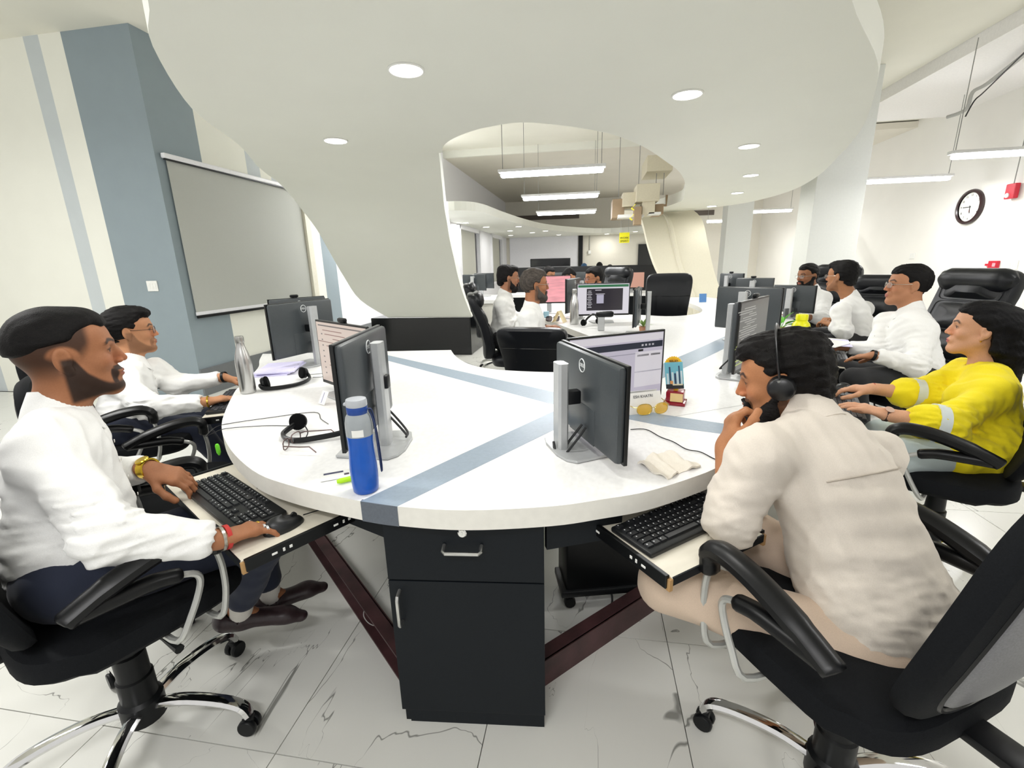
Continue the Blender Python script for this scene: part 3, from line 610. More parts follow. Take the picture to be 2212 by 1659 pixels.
def task_chair(label, loc, rz, brot=0.0, grp='black task chairs with looped arms', dz=0.05):
    t = thing('task_chair', label, 'chair', (*loc, 0), rz, grp)
    chair_base(t, brot-rz); n0 = len(C.objects); before = set(o.name for o in t.children)
    o = superell(0.50, 0.49, 4)
    v, f = pad(o, [(0.80, 0.392), (0.94, 0.398), (1.0, 0.415), (1.0, 0.445), (0.97, 0.462), (0.85, 0.472), (0.5, 0.475)], lambda x, y, z: (x, y+0.03, z + (0.012 if y < -0.15 else 0) - 0.05*max(0, (y-0.12))))
    MB().add(v, f).build('seat', fabric, t)
    tl = math.radians(12)
    def bx_(x, z, d):  # backrest frame: x across, z up its height, d towards the back
        y = -0.145 - d + 0.35*x*x - 0.05*math.cos(z*5)*0.6
        return (x, y*1.0 - (z+0.27)*math.sin(tl), 0.74 + z*math.cos(tl))
    ol = [(x*(1.0 - 0.12*max(0, y/0.33)), y) for x, y in superell(0.48, 0.54, 3.2, 48)]
    v, f = pad(ol, [(0.6, 0.006), (0.9, 0.0), (0.98, 0.008), (1.0, 0.022), (1.0, 0.034), (0.97, 0.046), (0.86, 0.052), (0.84, 0.047)], bx_)
    bk = MB().add(v, f).build('backrest', fabric, t)
    v, f = pad(ol, [(0.82, 0.046), (0.80, 0.054), (0.70, 0.060), (0.4, 0.066)], bx_); MB().add(v, f).build('back_panel', shell_grey, bk)
    MB().tube([bx_(x*0.845, y*0.845, 0.0505) for x, y in ol], 0.005, 6, closed=True).build('piping', arm_m, bk)
    MB().box((0, -0.235, 0.43), (0.07, 0.16, 0.02), bev=0.006).box((0, -0.315, 0.50), (0.07, 0.02, 0.16), bev=0.006).build('back_bracket', arm_m, t)
    MB().tube([(0.05, 0.02, 0.375), (0.2, 0.04, 0.37), (0.27, 0.05, 0.365)], [0.006, 0.006, 0.012], 8).build('lever', black_p, t)
    for s in (-1, 1):
        X = s*0.288
        ar = MB(); ar.tube(bezier([(X, -0.13, 0.592), (X, -0.12, 0.597), (X, -0.05, 0.628), (X, 0.04, 0.655), (X, 0.11, 0.664), (X, 0.15, 0.658), (X, 0.168, 0.638), (X-s*0.003, 0.168, 0.59)], 5), [0.004, 0.012, 0.018, 0.021]+[0.022]*6+[0.024]*21+[0.021]*4+[0.016], 10, up=(1, 0, 0), flat=1.25)
        ar.tube(bezier([(X, -0.12, 0.595), (X, -0.04, 0.592), (X, 0.03, 0.588), (X, 0.085, 0.572)], 5), [0.020]*11+[0.019]*4+[0.014], 10, up=(1, 0, 0), flat=1.1)
        a_ = ar.build('armrest', arm_m, t)
        MB().tube(bezier([(X, 0.168, 0.60), (X, 0.175, 0.54), (X, 0.17, 0.46), (X-s*0.01, 0.15, 0.395), (X-s*0.13, 0.14, 0.385)], 4), 0.0085, 8).build('support_tube', arm_tube, a_)
        MB().tube(bezier([(X, 0.075, 0.576), (X, 0.115, 0.555), (X, 0.118, 0.52), (X, 0.085, 0.45), (X-s*0.01, 0.05, 0.395), (X-s*0.13, 0.04, 0.385)], 4), 0.0085, 8).build('support_tube', arm_tube, a_)
    for o in t.children:
        if o.name not in before: o.location.z += dz
    MB().lathe([(0.028, 0.36), (0.028, 0.46)], 14).build('gas_lift', black_p, t)
    return t
def exec_chair(label, loc, rz, top=1.12, grp='high-backed black leather chairs', head=True, arms=True, wide=0.50, brot=0.3):
    t = thing('leather_chair', label, 'chair', (*loc, 0), rz, grp)
    chair_base(t, brot)
    v, f = pad(superell(0.52, 0.50, 4.5), [(0.8, 0.39), (0.96, 0.40), (1, 0.42), (1, 0.46), (0.97, 0.48), (0.85, 0.492), (0.4, 0.495)], lambda x, y, z: (x, y+0.04, z-0.06*max(0, y-0.12)))
    MB().add(v, f).build('seat', leather, t)
    zb = 0.46; H = top-zb; tl = math.radians(8)
    def prof(z):   # S-curve of the back, z from 0 (bottom) to H
        u = z/H; return -0.225 - z*math.sin(tl) + 0.040*math.sin(u*PI*1.5+0.2)
    def slab(name, z0, z1, w0, w1, th, parent, bulge=0.02, p=6):
        n = 40; ol = superell(1, 1, p, n); zc_, hh = (z0+z1)/2, (z1-z0)
        def xf(x, y, d):
            z = zc_+y*hh; u = (z-z0)/hh; w = w0+(w1-w0)*u
            return (x*w, prof(z)+d+0.22*(x*w)**2, zb+z*math.cos(tl))
        v, f = pad(ol, [(0.5, -th), (0.9, -th+0.003), (0.98, -th+0.014), (1.0, -th*0.6), (1.0, -0.012), (0.97, 0.004), (0.88, 0.012), (0.4, 0.012+bulge)], xf)
        return MB().add(v, f).build(name, leather, parent)
    bk = slab('backrest', 0.0, H, 0.43, wide-0.02, 0.085, t, 0.0, 7)
    nz = 4 if head else 3; hz = H*0.98/nz
    for k in range(nz):
        z0 = 0.01+k*hz
        slab('back_cushion', z0, z0+hz-0.003, 0.35+0.015*k, 0.36+0.015*k, -0.004, bk, 0.022 if k < nz-1 else 0.045, 8)
    # seams across the rear
    for k in ((0.42, 0.66) if not head else (0.30, 0.52, 0.74)):
        z = H*k; w = 0.46 if k == 0.66 else 0.36
        MB().tube([(x*w, prof(z)-0.0855+0.22*(x*w)**2, zb+z*math.cos(tl)) for x in (-0.5, -0.25, 0, 0.25, 0.5)], 0.003, 5).build('seam', arm_m, bk)
    if head:
        MB().tube(bezier([(x*(wide-0.03), prof(H-0.05)+0.012+0.25*(x*wide)**2, zb+(H-0.065)*math.cos(tl)) for x in (-0.5, -0.25, 0, 0.25, 0.5)], 3), [0.02, 0.05]+[0.062]*9+[0.05, 0.02], 14, flat=1.25).build('headrest', leather, t)
    if arms:
        for s in (-1, 1):
            X = s*0.285
            ar = MB().tube(bezier([(X, -0.26, 0.60), (X, -0.14, 0.655), (X, 0.0, 0.672), (X, 0.14, 0.668), (X, 0.21, 0.645), (X, 0.225, 0.60)], 5), 0.023, 10, up=(1, 0, 0), flat=1.2).build('armrest', arm_m, t)
            MB().tube(bezier([(X, 0.222, 0.605), (X, 0.21, 0.52), (X, 0.15, 0.43), (X-s*0.1, 0.1, 0.395)], 4), 0.010, 8).build('support_tube', arm_tube, ar)
            MB().tube(bezier([(X, -0.12, 0.645), (X, -0.05, 0.58), (X, -0.08, 0.47), (X-s*0.1, -0.08, 0.395)], 4), 0.010, 8).build('support_tube', arm_m, ar)
    return t
def face(fx, fy): return math.atan2(-fx, fy)
task_chair('black task chair under the man with the gold watch, cut by the left edge', (-1.285, 0.872), face(0.42, 0.91), math.radians(10))
task_chair('black task chair under the man in the cream shirt, cut by the bottom right corner', (0.625, 0.98), face(-0.50, 0.87), math.radians(150))
task_chair('black task chair under the woman in yellow, at the right edge', (1.47, 2.00), face(-0.82, 0.57), 0.4)
task_chair('black task chair under the second man on the left', (-2.40, 1.93), face(0.80, 0.60), 0.2)
task_chair('empty black task chair between the two men on the left', (-1.76, 1.48), face(0.74, 0.67), 0.5, dz=0.0)
G = 'high-backed black leather chairs'
exec_chair('black leather chair with rolled headrest behind the man with rimless glasses', (2.15, 3.40), face(-0.95, -0.22), 1.25)
exec_chair('black leather chair behind the man turned away, right row', (2.43, 4.60), face(-0.78, -0.62), 1.17)
exec_chair('tall black chair behind the bearded man', (2.50, 5.50), face(-0.70, -0.70), 1.26)
GM = 'black leather chairs round the middle desk'
exec_chair('low black leather chair with its seamed back to us, in the bay of the desk', (-0.36, 3.55), face(0.1, 1.0), 0.92, GM, head=False, arms=False, wide=0.56)
exec_chair('black leather chair seen side-on behind the grey-haired man', (-0.74, 4.45), face(0.97, 0.24), 1.10, GM, arms=False)
exec_chair('black leather chair seen side-on behind the dark-haired man in glasses', (-1.12, 5.75), face(0.97, 0.24), 1.14, GM, arms=False)
exec_chair('empty black leather chair with its seamed back to us, beyond the right desk', (0.92, 5.85), face(0.05, 1.0), 1.22, GM, head=False, arms=False, wide=0.54)
for px_, py_, D_, l_ in ((1295, 577, 12.3, 'chair of the far person above the badge chair'), (1317, 581, 14.2, 'chair of the far person lower and right'), (1262, 579, 13.2, 'chair of the far person in the blue cap')):
    p_ = at(px_, py_, D_); exec_chair('black leather '+l_, (p_[0], p_[1]-.05), 0, 1.0, 'chairs behind the far partition', head=False, arms=False)
exec_chair('black leather chair with a pale oval badge hung on it, beyond the middle desk', (0.13, 6.35), face(-0.75, -0.65), 1.28, GM, arms=False)
# ================================================================ people: smooth implicit bodies meshed by surface nets
def V3(*a): return np.array(a, float)
def unit(v): v = np.array(v, float); return v/np.linalg.norm(v)
class Field:
    def __init__(s): s.p = []
    def rc(s, a, b, ra, rb, k=0.02, op='u', flat=None):
        a = np.array(a, float); b = np.array(b, float); c = (a+b)/2; R = np.linalg.norm(b-a)/2+max(ra, rb)
        s.p.append(('rc', (a, b, ra, rb, flat), k, op, c, R)); return s
    def el(s, c, r, M=None, k=0.02, op='u'):
        c = np.array(c, float); M = np.eye(3) if M is None else np.array(M, float)
        s.p.append(('el', (c, np.array(r, float), M), k, op, c, max(r))); return s
    def fn(s, f, c, R, k=0.0, op='d'):
        s.p.append(('fn', (f,), k, op, np.array(c, float), R)); return s
    def one(s, pr, P):
        kd, q = pr[0], pr[1]
        if kd == 'rc':
            a, b, ra, rb, fl = q; ab = b-a; t = np.clip(((P-a)@ab)/max(ab@ab, 1e-12), 0, 1)
            d = P-(a+t[:, None]*ab)
            if fl is not None:
                ax, f = fl; w = d@ax; d = d+np.outer(w*(1/f-1), ax)
            return np.sqrt((d*d).sum(1))-(ra+(rb-ra)*t)
        if kd == 'el':
            c, r, M = q; L = (P-c)@M; k0 = np.sqrt(((L/r)**2).sum(1)); k1 = np.sqrt(((L/(r*r))**2).sum(1))+1e-9
            return k0*(k0-1)/k1
        return q[0](P)
    def val(s, P, c=None, hd=None):
        d = np.full(len(P), 1.0)
        for pr in s.p:
            kd, q, k, op, pc, R = pr
            if c is not None and np.linalg.norm(c-pc)-R-hd > max(k, 0.004)+0.01 and op in 'usid':
                if op != 'i': continue
            e = s.one(pr, P)
            if op == 'u':
                if k > 0: h = np.maximum(k-np.abs(d-e), 0)/k; d = np.minimum(d, e)-h*h*k*0.25
                else: d = np.minimum(d, e)
            elif op == 's':
                e = -e
                if k > 0: h = np.maximum(k-np.abs(d-e), 0)/k; d = np.maximum(d, e)+h*h*k*0.25
                else: d = np.maximum(d, e)
            elif op == 'i': d = np.maximum(d, e)
            elif op == 'd': d = d+e
        return d
def lines(lo, hi, base, fine):
    """grid lines from lo to hi, spacing base, finer inside the (a, b, h) bands"""
    x = [lo]; 
    while x[-1] < hi:
        h = base
        for a, b, f in fine:
            if a-base <= x[-1] <= b: h = min(h, f)
            elif x[-1] < a and x[-1]+h > a: h = min(h, max(f, a-x[-1]))
        x.append(x[-1]+h)
    return np.array(x)
def surface_net(F, base, fines=(), pad=0.012, B=12):
    us = [p for p in F.p if p[3] == 'u']
    lo = np.min([p[4]-p[5] for p in us], 0)-pad; hi = np.max([p[4]+p[5] for p in us], 0)+pad
    X = [lines(lo[i], hi[i], base, [(c[i]-r, c[i]+r, f) for c, r, f in fines]) for i in range(3)]
    n = [len(x)-1 for x in X]
    pcs = np.array([p[4] for p in us]); prs = np.array([p[5]+p[2] for p in us])
    ids = []; vs = []; quads = []
    NY, NZ = n[1]+2, n[2]+2
    cid = lambda i, j, k: ((i+1)*NY+(j+1))*NZ+(k+1)
    for bi in range(0, n[0], B):
        for bj in range(0, n[1], B):
            for bk in range(0, n[2], B):
                i1, j1, k1 = min(bi+B, n[0]), min(bj+B, n[1]), min(bk+B, n[2])
                xs, ys, zs = X[0][bi:i1+1], X[1][bj:j1+1], X[2][bk:k1+1]
                c = np.array([(xs[0]+xs[-1])/2, (ys[0]+ys[-1])/2, (zs[0]+zs[-1])/2]); hd = np.linalg.norm([xs[-1]-c[0], ys[-1]-c[1], zs[-1]-c[2]])
                if np.min(np.linalg.norm(pcs-c, axis=1)-prs) > hd: continue
                G = np.stack(np.meshgrid(xs, ys, zs, indexing='ij'), -1); sh = G.shape[:3]
                D = F.val(G.reshape(-1, 3), c, hd).reshape(sh)
                if D.min() > 0 or D.max() < 0: continue
                s = D < 0
                cs = [s[a:sh[0]-1+a, b:sh[1]-1+b, e:sh[2]-1+e] for a in (0, 1) for b in (0, 1) for e in (0, 1)]
                cnt = sum(q.astype(np.int8) for q in cs); act = (cnt > 0) & (cnt < 8)
                ai, aj, ak = np.nonzero(act)
                if len(ai) == 0: continue
                acc = np.zeros((len(ai), 3)); w = np.zeros(len(ai))
                for ax in range(3):
                    for u in (0, 1):
                        for v in (0, 1):
                            o = [0, 0, 0]; o[(ax+1) % 3] = u; o[(ax+2) % 3] = v; o2 = list(o); o2[ax] = 1
                            i0 = (ai+o[0], aj+o[1], ak+o[2]); i2 = (ai+o2[0], aj+o2[1], ak+o2[2])
                            d0, d1 = D[i0], D[i2]; m = (d0 < 0) != (d1 < 0)
                            if not m.any(): continue
                            t = np.where(m, d0/np.where(m, d0-d1, 1), 0)
                            pt = G[i0]*(1-t[:, None])+G[i2]*t[:, None]; acc[m] += pt[m]; w[m] += 1
                vs.append(acc/w[:, None]); ids.append(cid(ai+bi, aj+bj, ak+bk))
                for ax in range(3):
                    a = [slice(0, -1)]*3; b = [slice(0, -1)]*3; b[ax] = slice(1, None)
                    s0, s1 = s[tuple(a)], s[tuple(b)]
                    e = np.nonzero(s0 != s1)
                    if len(e[0]) == 0: continue
                    gi = [e[0]+bi, e[1]+bj, e[2]+bk]; fl = s0[e]
                    u, v = (ax+1) % 3, (ax+2) % 3
                    def cc(du, dv):
                        q = [g.copy() for g in gi]; q[u] = q[u]-du; q[v] = q[v]-dv; return cid(*q)
                    Q = np.stack([cc(1, 1), cc(0, 1), cc(0, 0), cc(1, 0)], 1); Q[~fl] = Q[~fl][:, ::-1]
                    quads.append(Q)
    ids = np.concatenate(ids); vs = np.concatenate(vs); Q = np.concatenate(quads)
    o = np.argsort(ids); si = ids[o]; k = np.searchsorted(si, Q); k = np.clip(k, 0, len(si)-1); ok = (si[k] == Q).all(1)
    return vs[o], k[ok]
def net_obj(name, F, m, base, fines=(), parent=None, color=None, keep=None):
    v, f = surface_net(F, base, fines)
    me = bpy.data.meshes.new(name); me.vertices.add(len(v)); me.vertices.foreach_set('co', v.astype(np.float32).ravel())
    me.loops.add(len(f)*4); me.loops.foreach_set('vertex_index', f.astype(np.int32).ravel())
    me.polygons.add(len(f)); me.polygons.foreach_set('loop_start', np.arange(0, len(f)*4, 4, dtype=np.int32)); me.polygons.foreach_set('use_smooth', np.ones(len(f), bool))
    me.materials.append(m); me.update(); me.validate()
    if color is not None:
        a = me.attributes.new('col', 'FLOAT_COLOR', 'POINT'); c = np.ones((len(v), 4), np.float32); c[:, :3] = color(v); a.data.foreach_set('color', c.ravel())
    return link(bpy.data.objects.new(name, me), parent)
_rng = np.random.default_rng(4)
_WV = _rng.normal(size=(10, 3)); _PH = _rng.uniform(0, 6.28, 10)
def wob(P, f, seed=0):
    """smooth pseudo-noise, about -1..1"""
    r = 0
    for i in range(5):
        j = (i+seed*3) % 10; r = r+np.sin(P@(_WV[j]*f*(1+0.35*i))+_PH[j]+seed*1.7+ (0.9*np.sin(P@(_WV[(j+4) % 10]*f*0.6)+i)))
    return r/3.2
def lerp3(a, b, t): return a*(1-t)[:, None]+b*t[:, None]
def sst(x, a, b): t = np.clip((x-a)/(b-a), 0, 1); return t*t*(3-2*t)

skin_m = mat('skin', 'a8714e', 0.55, attr='col', noise=0.05, nscale=260, bump=0.05, bscale=500, spec=0.3)
hair_m = mat('hair', '0d0b0b', 0.6, attr='col', noise=0.4, nscale=260, bump=0.5, bscale=420, spec=0.18)
eye_m = mat('eyeball', 'e8e4e0', 0.15, attr='col')
def cloth(name, col, stretch=None, n=0.05): return mat(name, col, 0.85, noise=n, nscale=500, bump=0.06, bscale=700, sheen=0.1)
shirt_w = cloth('white_shirt_cotton', 'ececea'); shirt_cream = cloth('cream_shirt_cotton', 'dbd2c6'); trouser_navy = cloth('navy_trouser', '1b2236'); trouser_beige = cloth('beige_trouser', 'c9b4a0'); trouser_blk = cloth('black_trouser', '15161a')
kurti = cloth('yellow_kurti', 'f0dc10'); leg_grey = cloth('pale_legging', 'b4c0c0'); sock_m = cloth('white_sock', 'd8d4cc'); shoe_m = mat('brown_shoe_leather', '2c1d20', 0.4, noise=0.2, nscale=120)
gold = mat('gold', 'd8b53a', 0.22, 1.0); rim_dark = mat('glasses_dark', '2a1d1e', 0.3); rim_metal = mat('glasses_metal', 'b8b4ac', 0.25, 0.8); lens_m = mat('lens_glass', 'eef2f4', 0.05, alpha=0.16)

def head_field(F, c, R, s, neck, female=False, jaw=1.0):
    T = lambda x, y, z: c+R@(V3(x, y, z)*s)
    E = lambda p, r, k, op='u', M=None: F.el(T(*p), np.array(r)*s, R if M is None else R@M, k*s, op)
    Cc = lambda a, b, ra, rb, k, op='u': F.rc(T(*a), T(*b), ra*s, rb*s, k*s, op)
    E((0, -.018, .032), (.0745, .096, .088), .02); E((0, .025, -.03), (.060*jaw, .062, .088), .04)
    E((0, .045, .045), (.058, .045, .05), .03)
    for q in (-1, 1):
        Cc((q*.056*jaw, -.002, -.052), (q*.016, .070, -.100), .018, .016, .035)
        E((q*.042, .058, -.022), (.020, .020, .018), .025); Cc((q*.010, .088, .027), (q*.042, .074, .026), .009, .008, .014)
    E((0, .074, -.100), (.022, .020, .016), .022)
    Cc((0, .086, .020), (0, .109, -.024), .0078, .0098, .010); E((0, .090, -.010), (.0105, .0165, .024), .008);
    for q in (-1, 1): E((q*.0115, .098, -.029), (.0078, .0095, .0068), .006)
    E((0, .085, -.060), (.027, .016, .018), .016)
    E((0, .0965, -.0575), (.024, .0082, .0050), .004); E((0, .0955, -.0675), (.021, .0082, .0056), .004)
    E((0, .105, -.0625), (.026, .008, .0014), .0025, 's')
    for q in (-1, 1):
        E((q*.0335, .093, .008), (.0155, .014, .0105), .010, 's'); E((q*.031, .0745, .006), (.0138, .0138, .0134), .004); E((q*.031, .0905, .0045), (.0135, .013, .0062), .0015, 's')
        a = 0.35*q; M = np.array([[math.cos(a), -math.sin(a), 0], [math.sin(a), math.cos(a), 0], [0, 0, 1]])
        E((q*.081, -.014, .000), (.0100, .020, .033), .004, 'u', M); E((q*.078, -.006, -.030), (.007, .010, .013), .004, 'u', M); E((q*.0950, -.012, .004), (.0095, .0125, .022), .003, 's', M); E((q*.088, -.001, -.006), (.005, .006, .010), .003, 's', M)
    w = (.050 if female else .058)*s
    F.rc(T(0, -.022, -.06), neck, w, w*1.08, .035*s); return T
def head_colors(c, R, s, skin, beard=0.0, beardcol='15100e', lips='8a4a40', brow=1.0, fade=0.0, stub=0.0):
    sk = np.array(srgb(skin)); lp = np.array(srgb(lips)); dk = np.array(srgb(beardcol))
    def f(P):
        L = (P-c)@R/s; x, y, z = np.abs(L[:, 0]), L[:, 1], L[:, 2]
        near = sst(np.linalg.norm(L, axis=1), .165, .135)
        col = sk[None]*(1+0.05*wob(P, 40)[:, None])
        red = sst(np.abs(z+.02), .03, .0)*sst(y, .05, .1); col = lerp3(col, col*np.array([1.08, .93, .9]), red*near)
        m = sst(np.sqrt((x/.025)**2+((z+.0625)/.0125)**2), 1.1, .75)*sst(y, .084, .092); col = lerp3(col, np.repeat(lp[None], len(P), 0), m*.85*near)
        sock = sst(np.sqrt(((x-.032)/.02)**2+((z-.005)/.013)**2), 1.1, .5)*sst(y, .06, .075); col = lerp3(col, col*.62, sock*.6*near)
        zb = .029+.006*sst(x, .012, .036)-.010*sst(x, .040, .056); m = sst(np.abs(z-zb), .0062, .0028)*sst(x, .010, .015)*sst(x, .056, .050)*sst(y, .045, .055)
        col = lerp3(col, np.repeat(dk[None], len(P), 0), m*.9*brow*near)
        m = sst(np.abs(z-.0115+.0035*sst(np.abs(x-.031), .004, .014)), .0026, .0012)*sst(np.abs(x-.031), .0165, .0125)*sst(y, .074, .080); col = lerp3(col, np.repeat(dk[None], len(P), 0), m*.8*near)
        bd = max(beard, stub)
        if bd > 0:
            top = -.030-.055*sst(y, .0, .075)+.030*sst(x, .03, .06)*sst(y, .03, .0)
            ch = sst(z, top+.007, top-.005)*sst(y, -.026, -.014)*sst(z-.10*y, -.128, -.112)
            mo = sst(np.abs(z+.0475), .0085, .005)*sst(x, .036, .028)*sst(y, .075, .085)
            gt = sst(np.abs(x-.031), .008, .004)*sst(z, -.042, -.05)*sst(z, -.1, -.085)*sst(y, .06, .07)
            m = np.maximum(np.maximum(ch, mo), gt)*(1-.9*sst(np.sqrt((x/.026)**2+((z+.0625)/.011)**2), 1.05, .8))
            col = lerp3(col, np.repeat(dk[None], len(P), 0), np.clip(m*bd, 0, 1)*near)
        if fade > 0:
            m = sst(z, -.085, .0)*sst(y, .055, .035)*sst(y-.0-(z*.9), .04, .0); m *= (1-sst(np.sqrt((y+.012)**2+(z+.002)**2), .04, .03)*sst(x, .066, .072))
            col = lerp3(col, np.repeat(dk[None], len(P), 0), m*fade*near)
        return col
    return f
def hair_field(c, R, s, vol=0.012, top=0.012, style='short', seed=0, tuft=0.003):
    F = Field(); T = lambda x, y, z: c+R@(V3(x, y, z)*s)
    F.el(T(0, -.020, .034), np.array((.0765+vol, .099+vol, .091+top))*s, R, 0)
    F.el(T(0, .035, .075), np.array((.055+vol*.6, .055+vol*.6, .040+top*1.1))*s, R, .02*s)
    if style == 'puffy':
        F.el(T(0, .050, .098), np.array((.058, .050, .030))*s, R, .02*s); F.el(T(0, -.05, .09), np.array((.07, .07, .045))*s, R, .02*s); F.el(T(0, -.085, -.03), np.array((.062, .038, .055))*s, R, .02*s)
    if style == 'swept': F.el(T(0.01, .055, .100), np.array((.055, .046, .024))*s, R, .02*s)
    if style == 'long':
        F.rc(T(0, -.085, .02), T(0.01, -.12, -.10), .075*s, .075*s, .04*s); F.rc(T(0.01, -.12, -.10), T(.02, -.115, -.25), .072*s, .06*s, .03*s); F.rc(T(.02, -.115, -.25), T(.03, -.10, -.40), .058*s, .03*s, .03*s)
        for q in (-1, 1): F.rc(T(q*.062, -.01, .045), T(q*.066, -.055, -.07), .026*s, .034*s, .03*s)
    yk = np.array([-.2, -.09, -.085, -.06, -.036, -.034, .0, .03, .045, .055, .075, .12, .2]); 
    yv = np.array([-.09, -.075, -.05, -.028, -.020, .014, .022, .040, .052, .070, .090, .14, .3])
    if style == 'fade': yk = np.array([-.2, .0, .012, .03, .042, .06, .078, .12, .2]); yv = np.array([-.3, -.12, -.05, .0, .045, .068, .094, .14, .3])
    if style == 'long': yk = np.array([-.6, -.06, -.03, -.002, .036, .05, .075, .12, .2]); yv = np.array([-.04, -.036, -.034, -.024, .040, .062, .085, .14, .3])
    def cut(P):
        L = (P-c)@R/s; zz = L[:, 2]; sl = (np.interp(zz+.006, yk, yv)-np.interp(zz-.006, yk, yv))/.012; yf = np.interp(zz, yk, yv)-.012*sst(np.abs(L[:, 0]), .02, .055)*sst(L[:, 2], .03, .06)
        d = (L[:, 1]-yf)/np.sqrt(1+sl*sl)*s
        if style == 'fade': return d
        if style != 'long': d = np.maximum(d, (-.095-L[:, 2])*s)
        return d
    F.fn(cut, c, 9, 0, 'i')
    if style != 'long':
        for q in (-1, 1): F.el(T(q*.082, -.011, -.002), np.array((.020, .023, .036))*s, R, .004*s, 's')
    def tf(P):
        L = (P-c)@R/s; ce = cut(P)/s; tp = sst(ce, -.034, -.001)*((.016 if style == 'fade' else .010)+vol*.35 if style != 'long' else .006)*s*sst(L[:, 1], .085, .055); r = np.sqrt(L[:, 0]**2+.0004); st = np.stack([L[:, 0]*60+L[:, 1]*18, L[:, 1]*14, L[:, 2]*22], 1)
        return tp-tuft*s*(wob(L*np.array([1.6, .55, .8]), 75, seed)+.5*wob(L*np.array([2.2, .6, 1.2]), 170, seed+1))
    F.fn(tf, c, 9, 0, 'd'); return F
def beard_field(c, R, s, full=1.0, seed=0):
    F = Field(); T = lambda x, y, z: c+R@(V3(x, y, z)*s)
    for q in (-1, 1):
        F.rc(T(q*.062, .000, -.030), T(q*.052, .028, -.080), .017*s, .026*s, .02*s); F.rc(T(q*.052, .028, -.080), T(q*.014, .072, -.104), .026*s, .025*s*full, .02*s)
        F.rc(T(q*.006, .1005, -.0475), T(q*.030, .088, -.058), .0048*s, .005*s, .008*s); F.rc(T(q*.030, .088, -.058), T(q*.024, .080, -.092), .0065*s, .013*s, .012*s)
    F.el(T(0, .082, -.097), np.array((.024, .020, .020*full))*s, R, .015*s); F.rc(T(0, .03, -.115), T(0, .06, -.115), .03*s, .026*s, .03*s)
    F.el(T(0, .108, -.064), np.array((.020, .018, .0095))*s, R, .003*s, 's')
    F.fn(lambda P: -.0016*s*wob((P-c)@R/s, 420, seed), c, 9, 0, 'd'); return F
def hand_field(F, wr, d, n, side, curl=(.35, .4, .3), spread=.09, thumb=0.5, s=1.0, curls=None):
    d = unit(d); n = unit(n-d*np.dot(n, d)); t = np.cross(n, d)*(1 if side == 'R' else -1)
    M = np.stack([t, d, n], 1)
    F.rc(wr-d*.008*s, wr+d*.014*s, .0235*s, .0245*s, .02*s, 'u', (n, .80))
    F.el(wr+d*.050*s+t*.001*s, np.array((.040, .052, .0165))*s, M, .018*s)
    F.rc(wr+d*.080*s+t*.028*s, wr+d*.076*s-t*.027*s, .0135*s, .0125*s, .012*s)
    F.el(wr+d*.034*s+t*.024*s-n*.008*s, np.array((.017, .030, .017))*s, M, .012*s)
    tips = []
    for i, (bx, by, L, r) in enumerate([(.029, .084, .072, .0094), (.0095, .088, .080, .0096), (-.0105, .085, .074, .0092), (-.028, .077, .058, .0082)]):
        c = curls[i] if curls else curl
        p = wr+d*by*s+t*bx*s; a = 0; sp = spread*(1.3-.9*i)
        dir0 = unit(d+t*sp)
        for j, fr in enumerate((.46, .30, .24)):
            a += c[j]; v = dir0*math.cos(a)-n*math.sin(a); q = p+v*L*fr*s; r0 = r*(1-.10*j)*s; F.rc(p, q, r0, r0*.90, .004*s if j else .008*s); p = q
        tips.append(p)
    p = wr+d*.022*s+t*.026*s-n*.004*s
    for L, v in ((.044, d*.62+t*.80*thumb*1.4-n*.35), (.033, d*.85+t*.45*thumb-n*.30), (.027, d*.95+t*.10*thumb-n*.25)):
        q = p+unit(v)*L*s; F.rc(p, q, .0125*s if L > .04 else .0108*s, .0104*s, .008*s); p = q
    return tips
def collar(nb, up, fwd, m, parent, r=.062, s=1.0, open_=.42, name='collar'):
    up = unit(up); fwd = unit(fwd-up*np.dot(fwd, up)); rt = np.cross(fwd, up); mb = MB(); n = 40
    rings = []
    for k in range(n+1):
        u = k/n; th = open_*.35+(2*PI-open_*.7)*u; dr = fwd*math.cos(th)+rt*math.sin(th); fr = max(0, math.cos(th))
        tip = fr**5
        top = nb+dr*(r*s*(1-.06*fr))+up*(.034-.020*fr)*s; rr = (r+.012+.022*tip)*s
        bot = nb+dr*(rr+.004)+up*(-.052-.022*tip+.010*fr)*s; inn = nb+dr*(r-.007)*s+up*(-.02)*s
        mid = top*.5+bot*.5+dr*.004*s
        rings.append([inn, top-dr*.003*s, top+dr*.002*s+up*.003*s, mid, bot+dr*.002*s, bot-dr*.004*s])
    w = len(rings[0]); v = [p for r_ in rings for p in r_]; f = []
    for k in range(n):
        for j in range(w):
            q = (j+1) % w; f.append((k*w+j, k*w+q, (k+1)*w+q, (k+1)*w+j))
    f += [tuple(range(w)), tuple(range(n*w+w-1, n*w-1, -1))]
    mb.add(v, f); return mb.build(name, m, parent, True, ang=60)
